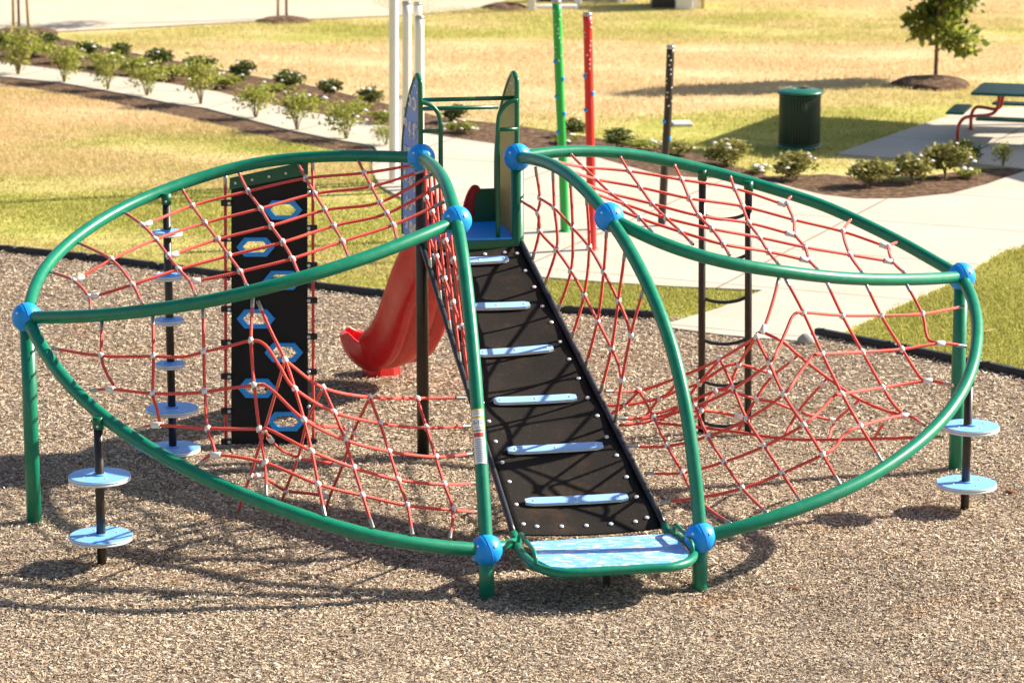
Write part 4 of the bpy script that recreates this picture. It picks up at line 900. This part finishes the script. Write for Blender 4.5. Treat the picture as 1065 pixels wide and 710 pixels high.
mb = MB(); mb.v = np.stack([GX.ravel(), GY.ravel(), GZ.ravel()], 1).tolist(); mb.f = np.stack([idx, idx+1, idx+1+W1, idx+W1], 1).tolist(); mb.m = [0]*len(mb.f); mb.sm = [True]*len(mb.f); mb.uv = [[(0, 0)]*4]*len(mb.f)
build(mb, 'mulch_bed_ground', 'mulch', None, origin=Vector((0, 0, 0)), kind='structure')
# ---- wood chips
def chips(n_, x0, x1, y0, y1, lmin, lmax, poly):
    X = rng.uniform(x0, x1, n_); Yv = rng.uniform(y0, y1, n_); k = inpoly(X, Yv, poly) & ~inpoly(X, Yv, pp); X, Yv = X[k], Yv[k]; n_ = len(X)
    half = np.abs(X-0)/1; Lh = rng.uniform(lmin, lmax, n_)*rng.uniform(.5, 1, n_)/2; Wh = Lh*rng.uniform(.14, .36, n_)
    a = rng.uniform(0, 2*np.pi, n_); el = rng.normal(0, .2, n_); rl = rng.normal(0, .4, n_)
    d = np.stack([np.cos(a)*np.cos(el), np.sin(a)*np.cos(el), np.sin(el)], 1)
    s_ = np.stack([-np.sin(a)*np.cos(rl), np.cos(a)*np.cos(rl), np.sin(rl)], 1)
    z = zf(X, Yv)+.004+np.abs(rng.normal(0, .008, n_))
    c = np.stack([X, Yv, z+np.abs(np.sin(el))*Lh*.7], 1)
    P = np.stack([c-d*Lh[:, None]-s_*Wh[:, None], c+d*Lh[:, None]*.9-s_*Wh[:, None]*.8, c+d*Lh[:, None]+s_*Wh[:, None], c-d*Lh[:, None]*.85+s_*Wh[:, None]], 1)
    return P
P = np.concatenate([chips(760000, -6.3, 6.8, -3.6, 4.5, .012, .046, mulch_poly), chips(7000, -6.3, 6.8, -3.6, 6, .05, .09, mulch_poly), chips(340000, -8.5, 8.0, 4.5, 15, .02, .062, mulch_poly)])
quads('wood_chips', P, 'chips', np.clip(rng.normal(.47, .26, len(P)), 0, 1), label='layer of loose wood chips under the play structure')
# ---- grass blades
def blades(n_, px, h0, h1):
    poly = W2(px); xs = [p[0] for p in poly]; ys = [p[1] for p in poly]
    X = rng.uniform(min(xs), max(xs), n_); Yv = rng.uniform(min(ys), max(ys), n_); k = inpoly(X, Yv, poly); X, Yv = X[k], Yv[k]; X = X+rng.normal(0, .05, len(X)); Yv = Yv+rng.normal(0, .06, len(X))
    dens = np.sin(X*1.3+np.sin(Yv*.8)*2)+np.sin(Yv*1.7+X*.4)+rng.normal(0, .9, len(X)); k = dens > -1.2; X, Yv, dens = X[k], Yv[k], dens[k]; n2 = len(X)
    a = rng.uniform(0, 2*np.pi, n2); h = rng.uniform(h0, h1, n2)*(1+.2*np.clip(dens, -1, 2)); w = rng.uniform(.004, .011, n2); ln = rng.normal(0, .5, (n2, 2))*h[:, None]
    dx = np.stack([np.cos(a)*w, np.sin(a)*w, np.zeros(n2)], 1); c = np.stack([X, Yv, np.zeros(n2)], 1); t = c+np.stack([ln[:, 0], ln[:, 1], h], 1)
    return np.stack([c-dx, c+dx, t], 1)
lawn_l = [(-60, 256), (0, 261), (60, 265.5), (130, 274.5), (220, 286.5), (300, 296), (390, 306.5), (500, 317), (500, 258), (410, 204), (388, 176), (390, 164), (352, 158), (301, 149), (263, 140), (213, 128), (139, 112), (63, 98), (0, 88), (-60, 80)]
lawn_r = [(875, 350), (960, 368), (1065, 390), (1110, 400), (1130, 227), (1065, 258.5), (1043, 263.5), (1019, 277.5), (974, 303.5), (933, 321.5), (899, 337.5)]
lawn_m = [(500, 258), (561, 291.5), (630, 297), (700, 301.5), (793, 305.5), (747, 322), (697, 336), (683, 330), (585, 324.5), (500, 317)]
P = np.concatenate([blades(330000, lawn_l, .02, .045), blades(130000, lawn_r, .02, .05), blades(60000, lawn_m, .02, .045)])
quads('grass', P, 'blades', np.clip(rng.normal(.5, .25, len(P)), 0, 1), nv=3, label='short yellow green grass on the lawn beside the mulch')
far_l = [(380, 0), (1065, 0), (1065, 112), (1002, 116), (868, 162), (930, 186), (780, 182), (720, 156), (660, 149), (600, 139), (465, 122), (330, 89), (200, 65), (130, 52), (60, 38), (250, 25), (420, 18)]
P = blades(260000, far_l, .03, .06); P[:, 2, :2] += 0
quads('grass', P, 'blades', np.clip(rng.normal(.62, .25, len(P)), 0, 1), nv=3, label='short dry grass on the field beyond the path')

# ---- border timbers
def timbers(line, lab, first=False):
    pts = [Vector((x, y, 0)) for x, y in line]; d = 0; L_ = [0]
    for a, b in zip(pts, pts[1:]): L_.append(L_[-1]+(b-a).length)
    cnt = int(L_[-1]/1.22)+1; R_ = resample(pts, cnt+1)
    for i in range(cnt):
        a, b = R_[i], R_[i+1]; t = (b-a).normalized(); nn = Vector((-t.y, t.x, 0)); c = (a+b)/2; hl = (b-a).length/2-.008
        mb = MB(); mb.box(c+Vector((0, 0, .02)), t*hl, nn*.045, Vector((0, 0, .07)), 0, .014)
        for s_ in (-1, 1): mb.lathe(c+t*s_*(hl-.1)+Vector((0, 0, .088)), [(.028, 0), (.028, .008), (.014, .012)], 10)
        build(mb, 'border_timber', 'timber', None, label=lab, cat='border timber', group='black plastic border timbers round the mulch')
timbers(bl, 'black plastic border timber lying between the mulch and the left and middle lawn')
timbers(br, 'black plastic border timber lying along the lawn at the right edge of the mulch')
def blob(c, r, sq, n_, jit, seed, name, mat, **kw):
    rd = random.Random(seed); mb = MB(); mb.sphere((0, 0, 0), 1, n_)
    ph = [rd.uniform(0, 6) for _ in range(6)]
    V = []
    for v in mb.v:
        v = Vector(v); k = 1+jit*(math.sin(v.x*3+ph[0])+math.sin(v.y*3.4+ph[1])+math.sin(v.z*4+ph[2])+.6*math.sin(v.x*8+v.y*7+ph[3])+.4*math.sin(v.y*15+v.x*11+ph[4]))/2
        V.append(Vector(c)+Vector((v.x*r*sq[0]*k, v.y*r*sq[1]*k, v.z*r*sq[2]*k)))
    mb.v = [tuple(v) for v in V]; return build(mb, name, mat, **kw)
g = G(838, 358); blob((g.x, g.y, .05), .09, (1.1, .8, .8), 14, .12, 3, 'rock', 'rock', label='small pale grey rock beside the end of the right border timber', cat='rock')
g = G(826, 616); blob((g.x, g.y, .03), .06, (1.1, .35, .25), 10, .2, 4, 'bark_piece', 'bark_chip', label='small brown bark piece lying on the mulch in front of the right arch', cat='bark piece')
g = G(1051, 515); blob((g.x, g.y, .035), .055, (1.0, .6, .3), 10, .2, 5, 'bark_piece', 'bark_chip', label='reddish brown bark piece on the mulch right of the disc pole', cat='bark piece')
g = G(1028, 349); mb = MB(); mb.plate([g+Vector((-.07, -.02, .045)), g+Vector((0, -.04, .06)), g+Vector((.09, .03, .075)), g+Vector((0, .04, .06))], (0, 0, .004)); build(mb, 'dry_leaf', 'leafdry', label='pale tan dry leaf on the right lawn', cat='leaf')
g = G(709, 130); mb = MB(); mb.box(g+Vector((0, 0, .02)), (.16, .02, 0), (-.02, .2, 0), (0, 0, .03), 0, .01); build(mb, 'valve_cover', 'cover', label='pale rectangular utility cover in the lawn beyond the black pole', cat='utility cover')
g = G(1043, 160)

# ---- shrubs
def leaf_cloud(n_, R, seed, size, shell=.55, flat=1.0, clumps=14, light=None):
    r_ = np.random.default_rng(seed)
    cc = r_.normal(0, 1, (clumps, 3)); cc /= np.linalg.norm(cc, axis=1)[:, None]; cc *= r_.uniform(shell, .85, (clumps, 1)); cc[:, 2] = np.abs(cc[:, 2])*1.0 if flat > 1.5 else cc[:, 2]
    k = r_.integers(0, clumps, n_); p = cc[k]+r_.normal(0, .2, (n_, 3)); ln = np.linalg.norm(p, axis=1)[:, None]; p = np.where(ln > 1.1, p/ln*1.1, p)
    c = p*np.array(R)
    u = r_.normal(0, 1, (n_, 3)); u /= np.linalg.norm(u, axis=1)[:, None]; v = np.cross(u, r_.normal(0, 1, (n_, 3))); v /= np.linalg.norm(v, axis=1)[:, None]
    s_ = size*r_.uniform(.6, 1.3, (n_, 1)); w = s_*.45
    P = np.stack([c-u*s_, c+v*w, c+u*s_, c-v*w], 1); tone = np.clip(r_.normal(.5, .2, n_)+r_.uniform(-.2, .2, clumps)[k], 0, 1)
    return P, tone
def cloud_mesh(name, P, tone, mat):
    n_ = P.shape[0]; me = bpy.data.meshes.new(name); me.vertices.add(n_*4); me.vertices.foreach_set('co', P.reshape(-1).astype(np.float32)); me.loops.add(n_*4); me.loops.foreach_set('vertex_index', np.arange(n_*4, dtype=np.int32))
    me.polygons.add(n_); me.polygons.foreach_set('loop_start', np.arange(0, n_*4, 4, dtype=np.int32)); me.update(calc_edges=True)
    at = me.attributes.new('tone', 'FLOAT', 'POINT'); at.data.foreach_set('value', np.repeat(tone, 4).astype(np.float32)); me.materials.append(M[mat]); return me
TPL = {}
for kind, mat, R, n_, size in (('rose', 'leaf', (.6, .55, .46), 620, .055), ('round', 'leafdark', (.48, .46, .42), 900, .075), ('olive', 'leafolive', (.5, .46, .42), 950, .07), ('low', 'leaf', (.5, .42, .3), 460, .075)):
    TPL[kind] = []
    for sd in range(3):
        P, t = leaf_cloud(n_, R, 50+sd*7+len(kind), size, .35 if kind != 'rose' else .25, clumps=26 if kind != 'rose' else 30)
        P[:, :, 2] += .5 if kind != 'rose' else .62
        if kind != 'rose': P[:, :, 2] = np.maximum(P[:, :, 2], .02)
        me = cloud_mesh('foliage', P, t, mat)
        mb = MB(); rd = random.Random(sd)
        for k in range(9 if kind == 'rose' else 4):
            a = rd.uniform(0, 6.28); e = Vector((math.cos(a)*.3, math.sin(a)*.3, .75+rd.uniform(-.15, .15)))
            mb.tube(cr([Vector((0, 0, -.05)), Vector((e.x*.3, e.y*.3, .3)), e], 4), [.013-.0009*i for i in range(9)], 5)
        TPL[kind].append((me, mesh_only(mb, 'stem', 'trunk')))
fl = MB()
for k in range(6):
    a = k*1.047; fl.sphere((.022*math.cos(a), .022*math.sin(a), .0), .02, 6, 0, (1, 1, .6))
fl.sphere((0, 0, .008), .018, 6); FLW = mesh_only(fl, 'flower', 'flower')
ORD = ['first', 'second', 'third', 'fourth', 'fifth', 'sixth', 'seventh', 'eighth', 'ninth', 'tenth', 'eleventh', 'twelfth', 'thirteenth', 'fourteenth']
KN = {'rose': ('rose_bush', 'leggy light green bush'), 'round': ('round_shrub', 'dark round shrub'), 'olive': ('olive_shrub', 'olive green mounded shrub'), 'low': ('low_bush', 'low light green bush')}
def shrub(px, py, w, h, kind, lab, cat, grp, flowers=0, seed=0):
    rd = random.Random(seed*13+int(px)); g = G(px, py); sc = (g-campos).length/F; wx = w*sc*(rd.uniform(1.15, 1.55) if kind == 'rose' else 1.35); hz = h*sc*rd.uniform(.9, 1.08)/(.90 if kind == 'rose' else .80)
    o = empty(KN[kind][0], g, lab, cat, grp); me, st = TPL[kind][rd.randrange(3)]
    q = Quaternion((0, 0, 1), rd.uniform(0, 6.28)); s3 = (wx, wx*rd.uniform(.85, 1.05), hz)
    inst(me, 'foliage', o, g, q, s3); inst(st, 'stem', o, g, q, s3)
    for k in range(flowers):
        a = rd.uniform(0, 6.28); e = rd.uniform(.1, 1.2)
        inst(FLW, 'flower', o, g+Vector((wx*.5*math.cos(a)*math.cos(e), wx*.48*math.sin(a)*math.cos(e)-.05, hz*(.42+.5*math.sin(e)))), None, rd.uniform(.7, 1.2))
row = [(19, 79, 36, 43, 0), (67, 87, 34, 38, 1), (112, 95, 30, 37, 1), (153, 101, 34, 36, 0), (209, 110, 38, 42, 1), (266, 124, 30, 34, 0), (309, 137, 40, 44, 1), (360, 146, 42, 42, 2), (401, 153, 24, 22, 0)]
for i, (x, y, w, h, f) in enumerate(row):
    shrub(x, y, w, h, 'rose', f'leggy light green bush on the near edge of the left path, {ORD[i]} from the left', 'bush', 'leggy bushes along the near edge of the path', f, i)
row2 = [(4, 53, 18, 18, 1), (48, 50, 22, 14, 0), (90, 61, 22, 15, 3), (125, 60, 20, 14, 1), (167, 71, 26, 17, 2), (208, 78, 28, 19, 2), (253, 84, 24, 17, 2), (299, 94, 27, 18, 7), (343, 101, 21, 17, 3), (385, 110, 22, 17, 2), (474, 128, 24, 18, 0), (597, 143, 22, 17, 1), (642, 154, 27, 18, 2)]
for i, (x, y, w, h, f) in enumerate(row2):
    shrub(x, y, w, h, 'round', f'dark round shrub in the bed beyond the path, {ORD[i]} from the left', 'shrub', 'dark round shrubs in the bed beyond the path', f, i)
row3 = [(33, 60, 40, 17, 2), (70, 66, 34, 15, 2), (112, 71, 40, 17, 4), (140, 79, 34, 18, 3), (180, 84, 40, 17, 2), (232, 92, 36, 16, 4), (280, 102, 34, 14, 3), (325, 113, 30, 13, 4), (368, 121, 34, 13, 3), (398, 130, 26, 16, 2), (480, 139, 34, 12, 9), (588, 150, 26, 9, 4), (668, 157, 34, 11, 5)]
for i, (x, y, w, h, f) in enumerate(row3):
    shrub(x, y, w, h, 'low', f'low light green flowering bush on the far edge of the path, {ORD[i]} from the left', 'bush', 'low flowering bushes on the far edge of the path', f, i)
row4 = [(703, 162, 28, 14, 3, 'low light olive shrub left of the bin, behind the right rear arch'), (757, 172, 40, 24, 5, 'olive shrub with white blooms in front of the bin, left one'), (827, 188, 40, 27, 5, 'olive shrub with white blooms just below the bin'),
        (906, 195, 40, 27, 2, 'olive mounded shrub at the left of the cluster before the picnic pad'), (949, 190, 38, 25, 3, 'olive mounded shrub in the middle of the cluster before the picnic pad'), (984, 185, 42, 30, 4, 'largest olive mounded shrub at the right of the cluster before the picnic pad')]
for i, (x, y, w, h, f, lab) in enumerate(row4): shrub(x, y, w, h, 'olive', lab, 'shrub', 'olive shrubs in the bed before the picnic pad', f, i)
shrub(1004, 171, 26, 20, 'round', 'dark green shrub touching the edge of the picnic pad', 'shrub', None, 0, 3)
shrub(1043, 175, 20, 26, 'rose', 'small sparse sapling rose in front of the picnic table', 'bush', None, 1, 4)
shrub(790, 180, 24, 8, 'low', 'flat patch of white flowers between the two olive shrubs before the bin', 'bush', None, 7, 5)
shrub(1008, 186, 26, 10, 'low', 'low light green bush at the right foot of the largest olive shrub', 'bush', None, 3, 6)
shrub(928, 187, 24, 12, 'low', 'low light green bush between the left and middle mounded shrubs', 'bush', None, 3, 7)

# ---- mulch mounds, trees
def mound(px, py, wpx, h, lab, seed):
    g = G(px, py); sc = (g-campos).length/F; w = wpx*sc/2
    return blob((g.x, g.y, 0), w, (1, .95, h/w), 40, .10, seed, 'mulch_mound', 'bed', label=lab, cat='mulch mound')
mound(968, 89, 90, .14, 'dark mulch mound at the foot of the leafy young tree', 1)
mound(20, 36, 75, .12, 'dark mulch mound round three tan stakes at top left', 2)
mound(295, 22, 60, .10, 'flat dark mulch mound at the far edge of the lawn beside the road', 3)
mound(525, 9, 50, .12, 'dark mulch mound left of the white porch', 4)
def tree(g, H, crown_z, R, nleaf, lsize, lab, trunk_r, seed, mat='magnolia', stakes=()):
    T = empty('young_tree', g, lab, 'tree'); rd = random.Random(seed)
    mb = MB(); mb.tube(cr([g+Vector((0, 0, -.05)), g+Vector((.01, 0, H*.3)), g+Vector((.04, .02, H*.62)), g+Vector((.02, 0, H*.93))], 6), [trunk_r*(1-.035*i) for i in range(19)], 8)
    tips = []
    for k in range(16):
        z = crown_z+(H*.9-crown_z)*rd.random(); a = rd.uniform(0, 6.28); f = 1-.5*abs((z-crown_z)/(H-crown_z)-.3); e = g+Vector((math.cos(a)*R*f*.85, math.sin(a)*R*f*.85, z+.25)); b = g+Vector((.03, 0, z-.12))
        mb.tube(cr([b, b.lerp(e, .5)+Vector((0, 0, .02)), e], 4), [trunk_r*.35*(1-.09*i) for i in range(9)], 5); tips.append(e)
    build(mb, 'trunk', 'trunk', T)
    r_ = np.random.default_rng(seed); n_ = nleaf; tp = np.array([list(t) for t in tips]+[[g.x, g.y, H*.95]])
    cl = []
    for t in tips:
        for q in range(2): cl.append(list(t.lerp(g+Vector((0, 0, t.z)), rd.uniform(0, .65))+Vector((rd.gauss(0, .08), rd.gauss(0, .08), rd.gauss(0, .1)))))
    cl = np.array(cl); k = r_.integers(0, len(cl), n_); c = cl[k]+r_.normal(0, .13, (n_, 3)); c[:, 2] = np.maximum(c[:, 2], crown_z-.1)
    # leaves point outward from their clump
    u = (c-cl[k])/.13+r_.normal(0, .6, (n_, 3)); u /= np.linalg.norm(u, axis=1)[:, None]; v = np.cross(u, r_.normal(0, 1, (n_, 3))); v /= np.linalg.norm(v, axis=1)[:, None]
    s_ = lsize*r_.uniform(.6, 1.25, (n_, 1)); P = np.stack([c-u*s_*.3, c+u*s_*.6+v*s_*.5, c+u*s_*1.3, c+u*s_*.6-v*s_*.5], 1)
    me = cloud_mesh('crown', P-np.array(g), np.clip(r_.normal(.5, .22, n_), 0, 1), mat); inst(me, 'crown', T, g)
    for (px_, py_, dx) in stakes:
        s0 = G(px_, py_); mb = MB(); mb.tube([s0+Vector((0, 0, -.1)), s0+Vector((dx*.5, 0, 1.0)), s0+Vector((dx, 0, 2.0))], .03, 8); build(mb, 'tree_stake', 'stake', T)
    return T
tree(G(973, 84), 3.4, .66, .92, 5600, .10, 'leafy young tree with glossy dark leaves in a mulch mound', .042, 5)
tree(G(20, 34), 4.2, 2.4, .8, 700, .08, 'staked thin tree beside the road at top left, only stem and stakes showing', .03, 6, 'leafdark', ((14, 35, .05), (30, 34, -.05)))
tree(G(298, 20), 4.2, 2.4, .8, 700, .08, 'thin tree with one stake beside the road, in the flat mulch mound', .03, 8, 'leafdark', ((289, 21, .05),))

# ---- spray poles
def spray_pole(pts, r, mat, lab, cat, seed, dots, group=None, name='spray_pole'):
    base = G(*pts[-1]); P3 = [U(x, y, Y=base.y) for x, y in pts]; P3[-1] = base+Vector((0, 0, -.1)); P3 = cr(P3, 8)
    E = empty(name, base, lab, cat, group); mb = MB(); mb.tube(P3, r, 16); build(mb, 'pole', mat, E)
    mb = MB(); mb.lathe(P3[0]-Vector((0, 0, .01)), [(r*1.05, 0), (r*1.05, .03), (r*.9, .045)], 16); build(mb, 'pole_cap', 'ferrule', E)
    mb = MB(); mb.lathe(base+Vector((0, 0, .0)), [(r*1.35, 0), (r*1.35, .045), (r*1.0, .055)], 16); build(mb, 'base_flange', mat, E)
    rd = random.Random(seed)
    if dots:
        for y in np.linspace(pts[0][1]+8, pts[0][1]+60, 12):      # spray holes near the top
            x = np.interp(y, [p[1] for p in pts], [p[0] for p in pts]); c = U(x, y, Y=base.y); a = rd.uniform(-2.4, -.7); d = Vector((math.cos(a), math.sin(a), 0))
            mb = MB(); mb.lathe(c+d*(r-.004), [(.014, 0), (.014, .010), (.008, .012)], 8, axis=d); build(mb, 'spray_hole', 'ferrule', E)
        for i, y in enumerate(dots):
            x = np.interp(y, [p[1] for p in pts], [p[0] for p in pts]); c = U(x, y, Y=base.y); a = -1.57+(.9 if i % 2 else -.9); d = Vector((math.cos(a), math.sin(a), 0))
            mb = MB(); mb.lathe(c+d*(r-.01), [(.024, 0), (.028, .02), (.018, .032)], 12, axis=d); build(mb, 'spray_nozzle', 'ball', E)
spray_pole([(579, 3), (582, 90), (585, 160), (588, 243)], .058, 'greenpole', 'tall bright green spray pole with blue nozzles on the concrete', 'spray pole', 1, (64, 82, 100, 118, 137))
spray_pole([(611, 16), (612.5, 90), (614, 160), (616, 262)], .056, 'redpole', 'tall bright red spray pole with blue nozzles on the concrete', 'spray pole', 2, (79, 97, 114))
spray_pole([(697.5, 50), (695, 110), (691.5, 170), (687.5, 237)], .052, 'black', 'dark brown spray pole with blue nozzles behind the right rear arch', 'spray pole', 3, (126, 144))
WP_G = 'white poles behind the slide'
for (x, yt, yb, r, lab) in ((409.5, -70, 192, .067, 'thickest white pole behind the slide, tallest and leftmost, running out of the picture'), (423.2, 4, 196, .063, 'white pole second from the left behind the blue guard panel'),
                        (434.5, 5, 188, .055, 'white pole hidden mostly behind the shorter one at the right of the white pole cluster'), (436.3, 19, 199, .062, 'shortest of the thick white poles, rightmost behind the blue guard panel'), (416.2, 102, 189, .026, 'thin grey white stub pole between the two left white poles')):
    spray_pole([(x, yt), (x, (yt+yb)/2), (x, yb)], r, 'whitepole', lab, 'pole', 4, (), WP_G, 'white_pole')

# ---- litter bin
g = G(831, 154); T = empty('litter_bin', g, 'dark green slatted litter bin standing on the shaded lawn', 'litter bin'); R = .315; H = .80
mb = MB(); mb.lathe(g+Vector((0, 0, .03)), [(R-.03, 0), (R-.03, H)], 32); build(mb, 'liner', 'liner', T)
mb = MB()
for k in range(44):
    a = 2*math.pi*k/44; d = Vector((math.cos(a), math.sin(a), 0)); s_ = Vector((-d.y, d.x, 0)); mb.box(g+d*R+Vector((0, 0, .43)), s_*.013, d*.004, (0, 0, .39))
for z in (.05, .80): mb.lathe(g+Vector((0, 0, z)), [(R-.012, 0), (R+.010, .002), (R+.010, .035), (R-.012, .037)], 40)
build(mb, 'slat_body', 'bin', T)
mb = MB(); mb.lathe(g+Vector((0, 0, .845)), [(R-.01, 0), (R+.045, .005), (R+.045, .03), (R+.02, .045), (R*.5, .075), (R*.34, .078), (R*.34, .02)], 40); build(mb, 'lid', 'binlid', T)
mb = MB(); mb.lathe(g+Vector((0, 0, 0)), [(R+.02, 0), (R+.02, .05), (R-.02, .06)], 40); build(mb, 'base_ring', 'binlid', T)

# ---- picnic table
ri = Vector((.956, -.292, 0)); ba = Vector((.292, .956, 0)); c0 = Vector((7.86, 23.50, .034))
T = empty('picnic_table', c0, 'green mesh picnic table with red legs on the concrete pad', 'picnic table')
mb = MB(); mb.box(c0+Vector((0, 0, .745)), ri*.62, ba*.60, (0, 0, .022), 0, .01); tt = build(mb, 'table_top', 'tablegreen', T)
mb = MB()
cs = [c0+ri*a*.62+ba*b*.60+Vector((0, 0, .745)) for a, b in ((-1, -1), (1, -1), (1, 1), (-1, 1), (-1, -1))]
mb.tube(resample(cs, 41), .024, 8); build(mb, 'top_rim', 'binlid', tt)
for d, e in ((-ri, ba), (ri, ba), (-ba, ri), (ba, ri)):
    cseat = c0+d*.90+Vector((0, 0, .41)); mb = MB(); mb.box(cseat, d*.125, e*.48, (0, 0, .016), 0, .008)
    mb.tube(resample([cseat+d*s1*.125+e*s2*.48 for s1, s2 in ((-1, -1), (1, -1), (1, 1), (-1, 1), (-1, -1))], 30), .019, 8); build(mb, 'seat', 'tablegreen', T)
for a_ in (-1, 1):
    for b_ in (-1, 1):
        d = (ri*a_*.82+ba*b_*.70).normalized(); f = c0+d*1.06
        mb = MB(); mb.tube(cr([f, f+Vector((0, 0, .18)), f-d*.03+Vector((0, 0, .29)), f-d*.12+Vector((0, 0, .37)), f-d*.27+Vector((0, 0, .385)), f-d*.55+Vector((0, 0, .39)), f-d*.68+Vector((0, 0, .45)), f-d*.72+Vector((0, 0, .58)), f-d*.73+Vector((0, 0, .73))], 6), .027, 10); mb.lathe(f, [(.06, 0), (.06, .012), (.03, .014)], 12)
        build(mb, 'leg', 'redmetal', T)

# ---- shade canopy over the picnic pad (stands outside the frame, throws the shade)
HC = 3.3; k = HC/math.tan(SUN_EL); sh = Vector((SUN_H.x*k, SUN_H.y*k, HC))
cpx = [(722, 151), (812, 119.5), (880, 123), (952, 128), (968, 132.5), (1100, 136), (1100, 140.5), (1012, 141.5), (1000, 151), (1100, 154), (1140, 190), (1065, 192), (1000, 174), (880, 165), (800, 165)]  # cloth outline traced from the shade on the ground, notched for a lit patch
T = empty('shade_canopy', Vector((14.5, 26.5, 0)), 'unseen shade canopy, cloth cut to its shadow, on a side post above the picnic pad', 'shade canopy')
top = [G(*p)+sh for p in cpx]
mb = MB(); mb.prism([(p.x, p.y) for p in top], HC, HC+.03); cc_ = build(mb, 'canopy_cloth', 'canopy', T)
bm = bmesh.new(); bm.from_mesh(cc_.data); bmesh.ops.triangulate(bm, faces=[f for f in bm.faces if len(f.verts) > 4], ngon_method='EAR_CLIP'); bm.to_mesh(cc_.data); bm.free()
mb = MB(); mb.tube([(14.5, 26.5, -.1), (14.5, 26.5, 2), (14.3, 26.4, 3.2)], .1, 12); mb.tube([(14.3, 26.4, 3.2), (11, 26.2, 3.24), (9, 25.9, 3.25)], .06, 10); build(mb, 'canopy_post', 'dkgreen', T)

# ---- houses beyond the lawn (only the foot of their porches shows)
def P_at(x, y): return G(x, y)
H1 = empty('white_house', G(600, 6)+Vector((0, 1, 0)), 'white house foot with railing posts beyond the lawn, behind the green and red poles', 'house')
def bx(name, x0, x1, ybase, h, dep, mat, par, dy=0.0):
    a, b = G(x0, ybase), G(x1, ybase); y = (a.y+b.y)/2+dy; mb = MB(); mb.box(((a.x+b.x)/2, y+dep/2, h/2-.05), ((b.x-a.x)/2, 0, 0), (0, dep/2, 0), (0, 0, h/2+.05), 0, .01); return build(mb, name, mat, par)
w1 = bx('wall', 556, 668, -32, 2.7, 7, 'house', H1)
bx('rail_post', 549, 557, 12, 1.1, .18, 'house', H1); bx('rail_post', 598, 604.5, 8, 1.1, .15, 'house', H1); bx('rail_post', 642, 647, 4, 1.1, .12, 'house', H1); bx('rail_post', 650.5, 656, 3, 1.1, .12, 'house', H1)
bx('porch_sill', 557.2, 600, 10, .09, .25, 'house', H1); bx('porch_floor', 557, 660, 4, .12, 3.0, 'rock', H1, .3)
bx('door', 606, 640, -31.7, 2.1, .1, 'darkdoor', H1, -.12); bx('planter', 561, 574, 5, .5, .3, 'darkdoor', H1, .5)
a, b = G(550, -32), G(674, -32); y_ = a.y
mb = MB(); mb.add([(a.x, y_-.3, 2.7), (b.x, y_-.3, 2.7), (b.x, y_+3.5, 4.2), (a.x, y_+3.5, 4.2), (a.x, y_+7.3, 2.7), (b.x, y_+7.3, 2.7), (a.x, y_-.3, 2.6), (b.x, y_-.3, 2.6), (a.x, y_+7.3, 2.6), (b.x, y_+7.3, 2.6)], [[0, 1, 2, 3], [3, 2, 5, 4], [0, 6, 7, 1], [4, 5, 9, 8], [0, 3, 4, 8, 6], [1, 7, 9, 5, 2], [6, 8, 9, 7]], 0, False); build(mb, 'roof', 'roof', H1)
bx('porch_floor', 557, 660, -14, .10, 5.0, 'concrete', H1)
H2 = empty('utility_cabinet', G(705, 8)+Vector((0, .5, 0)), 'white and dark utility cabinet beyond the lawn, above the dark brown pole', 'cabinet')
bx('cabinet_body', 703, 721, 10.5, 1.25, 1.0, 'house', H2); bx('side_panel', 721.2, 728, 9.5, 1.2, 1.0, 'cover', H2, -.02); bx('dark_unit', 678, 702.8, 8.5, 1.1, .9, 'darkdoor', H2); bx('marker_post', 729, 733, 9.5, 1.1, .12, 'stake', H2)

# ================================================================== light, camera
w = bpy.data.worlds.new('World'); S.world = w; w.use_nodes = True; nt = w.node_tree
sky = nt.nodes.new('ShaderNodeTexSky'); sky.sky_type = 'NISHITA'; sky.sun_disc = False; sky.sun_elevation = SUN_EL; sky.sun_rotation = math.atan2(SUN_H.x, SUN_H.y); sky.air_density = 1.0; sky.dust_density = 1.5
bg = nt.nodes['Background']; bg.inputs['Strength'].default_value = .065; nt.links.new(sky.outputs[0], bg.inputs['Color'])
sl = bpy.data.lights.new('sun', 'SUN'); sl.energy = 5.0; sl.angle = math.radians(.5); sl.color = (1, .915, .77)
so = bpy.data.objects.new('sun', sl); COL.objects.link(so); so.rotation_mode = 'QUATERNION'; so.rotation_quaternion = (-SUN).to_track_quat('-Z', 'Y'); so.location = (20, 10, 20)
cam = bpy.data.cameras.new('camera'); cam.sensor_width = 36; cam.sensor_fit = 'HORIZONTAL'; cam.lens = 36*F/1065; cam.clip_end = 2000; cam.clip_start = .5
cam.dof.use_dof = True; cam.dof.focus_distance = 24.3; cam.dof.aperture_fstop = 2.8
co = bpy.data.objects.new('camera', cam); COL.objects.link(co); co.location = campos; co.rotation_euler = (math.pi/2-PITCH, 0, 0); S.camera = co
vs = S.view_settings; vs.view_transform = 'Standard'; vs.look = 'None'; vs.exposure = 1.3; vs.gamma = 1; vs.use_curve_mapping = False
S.cycles.max_bounces = 6
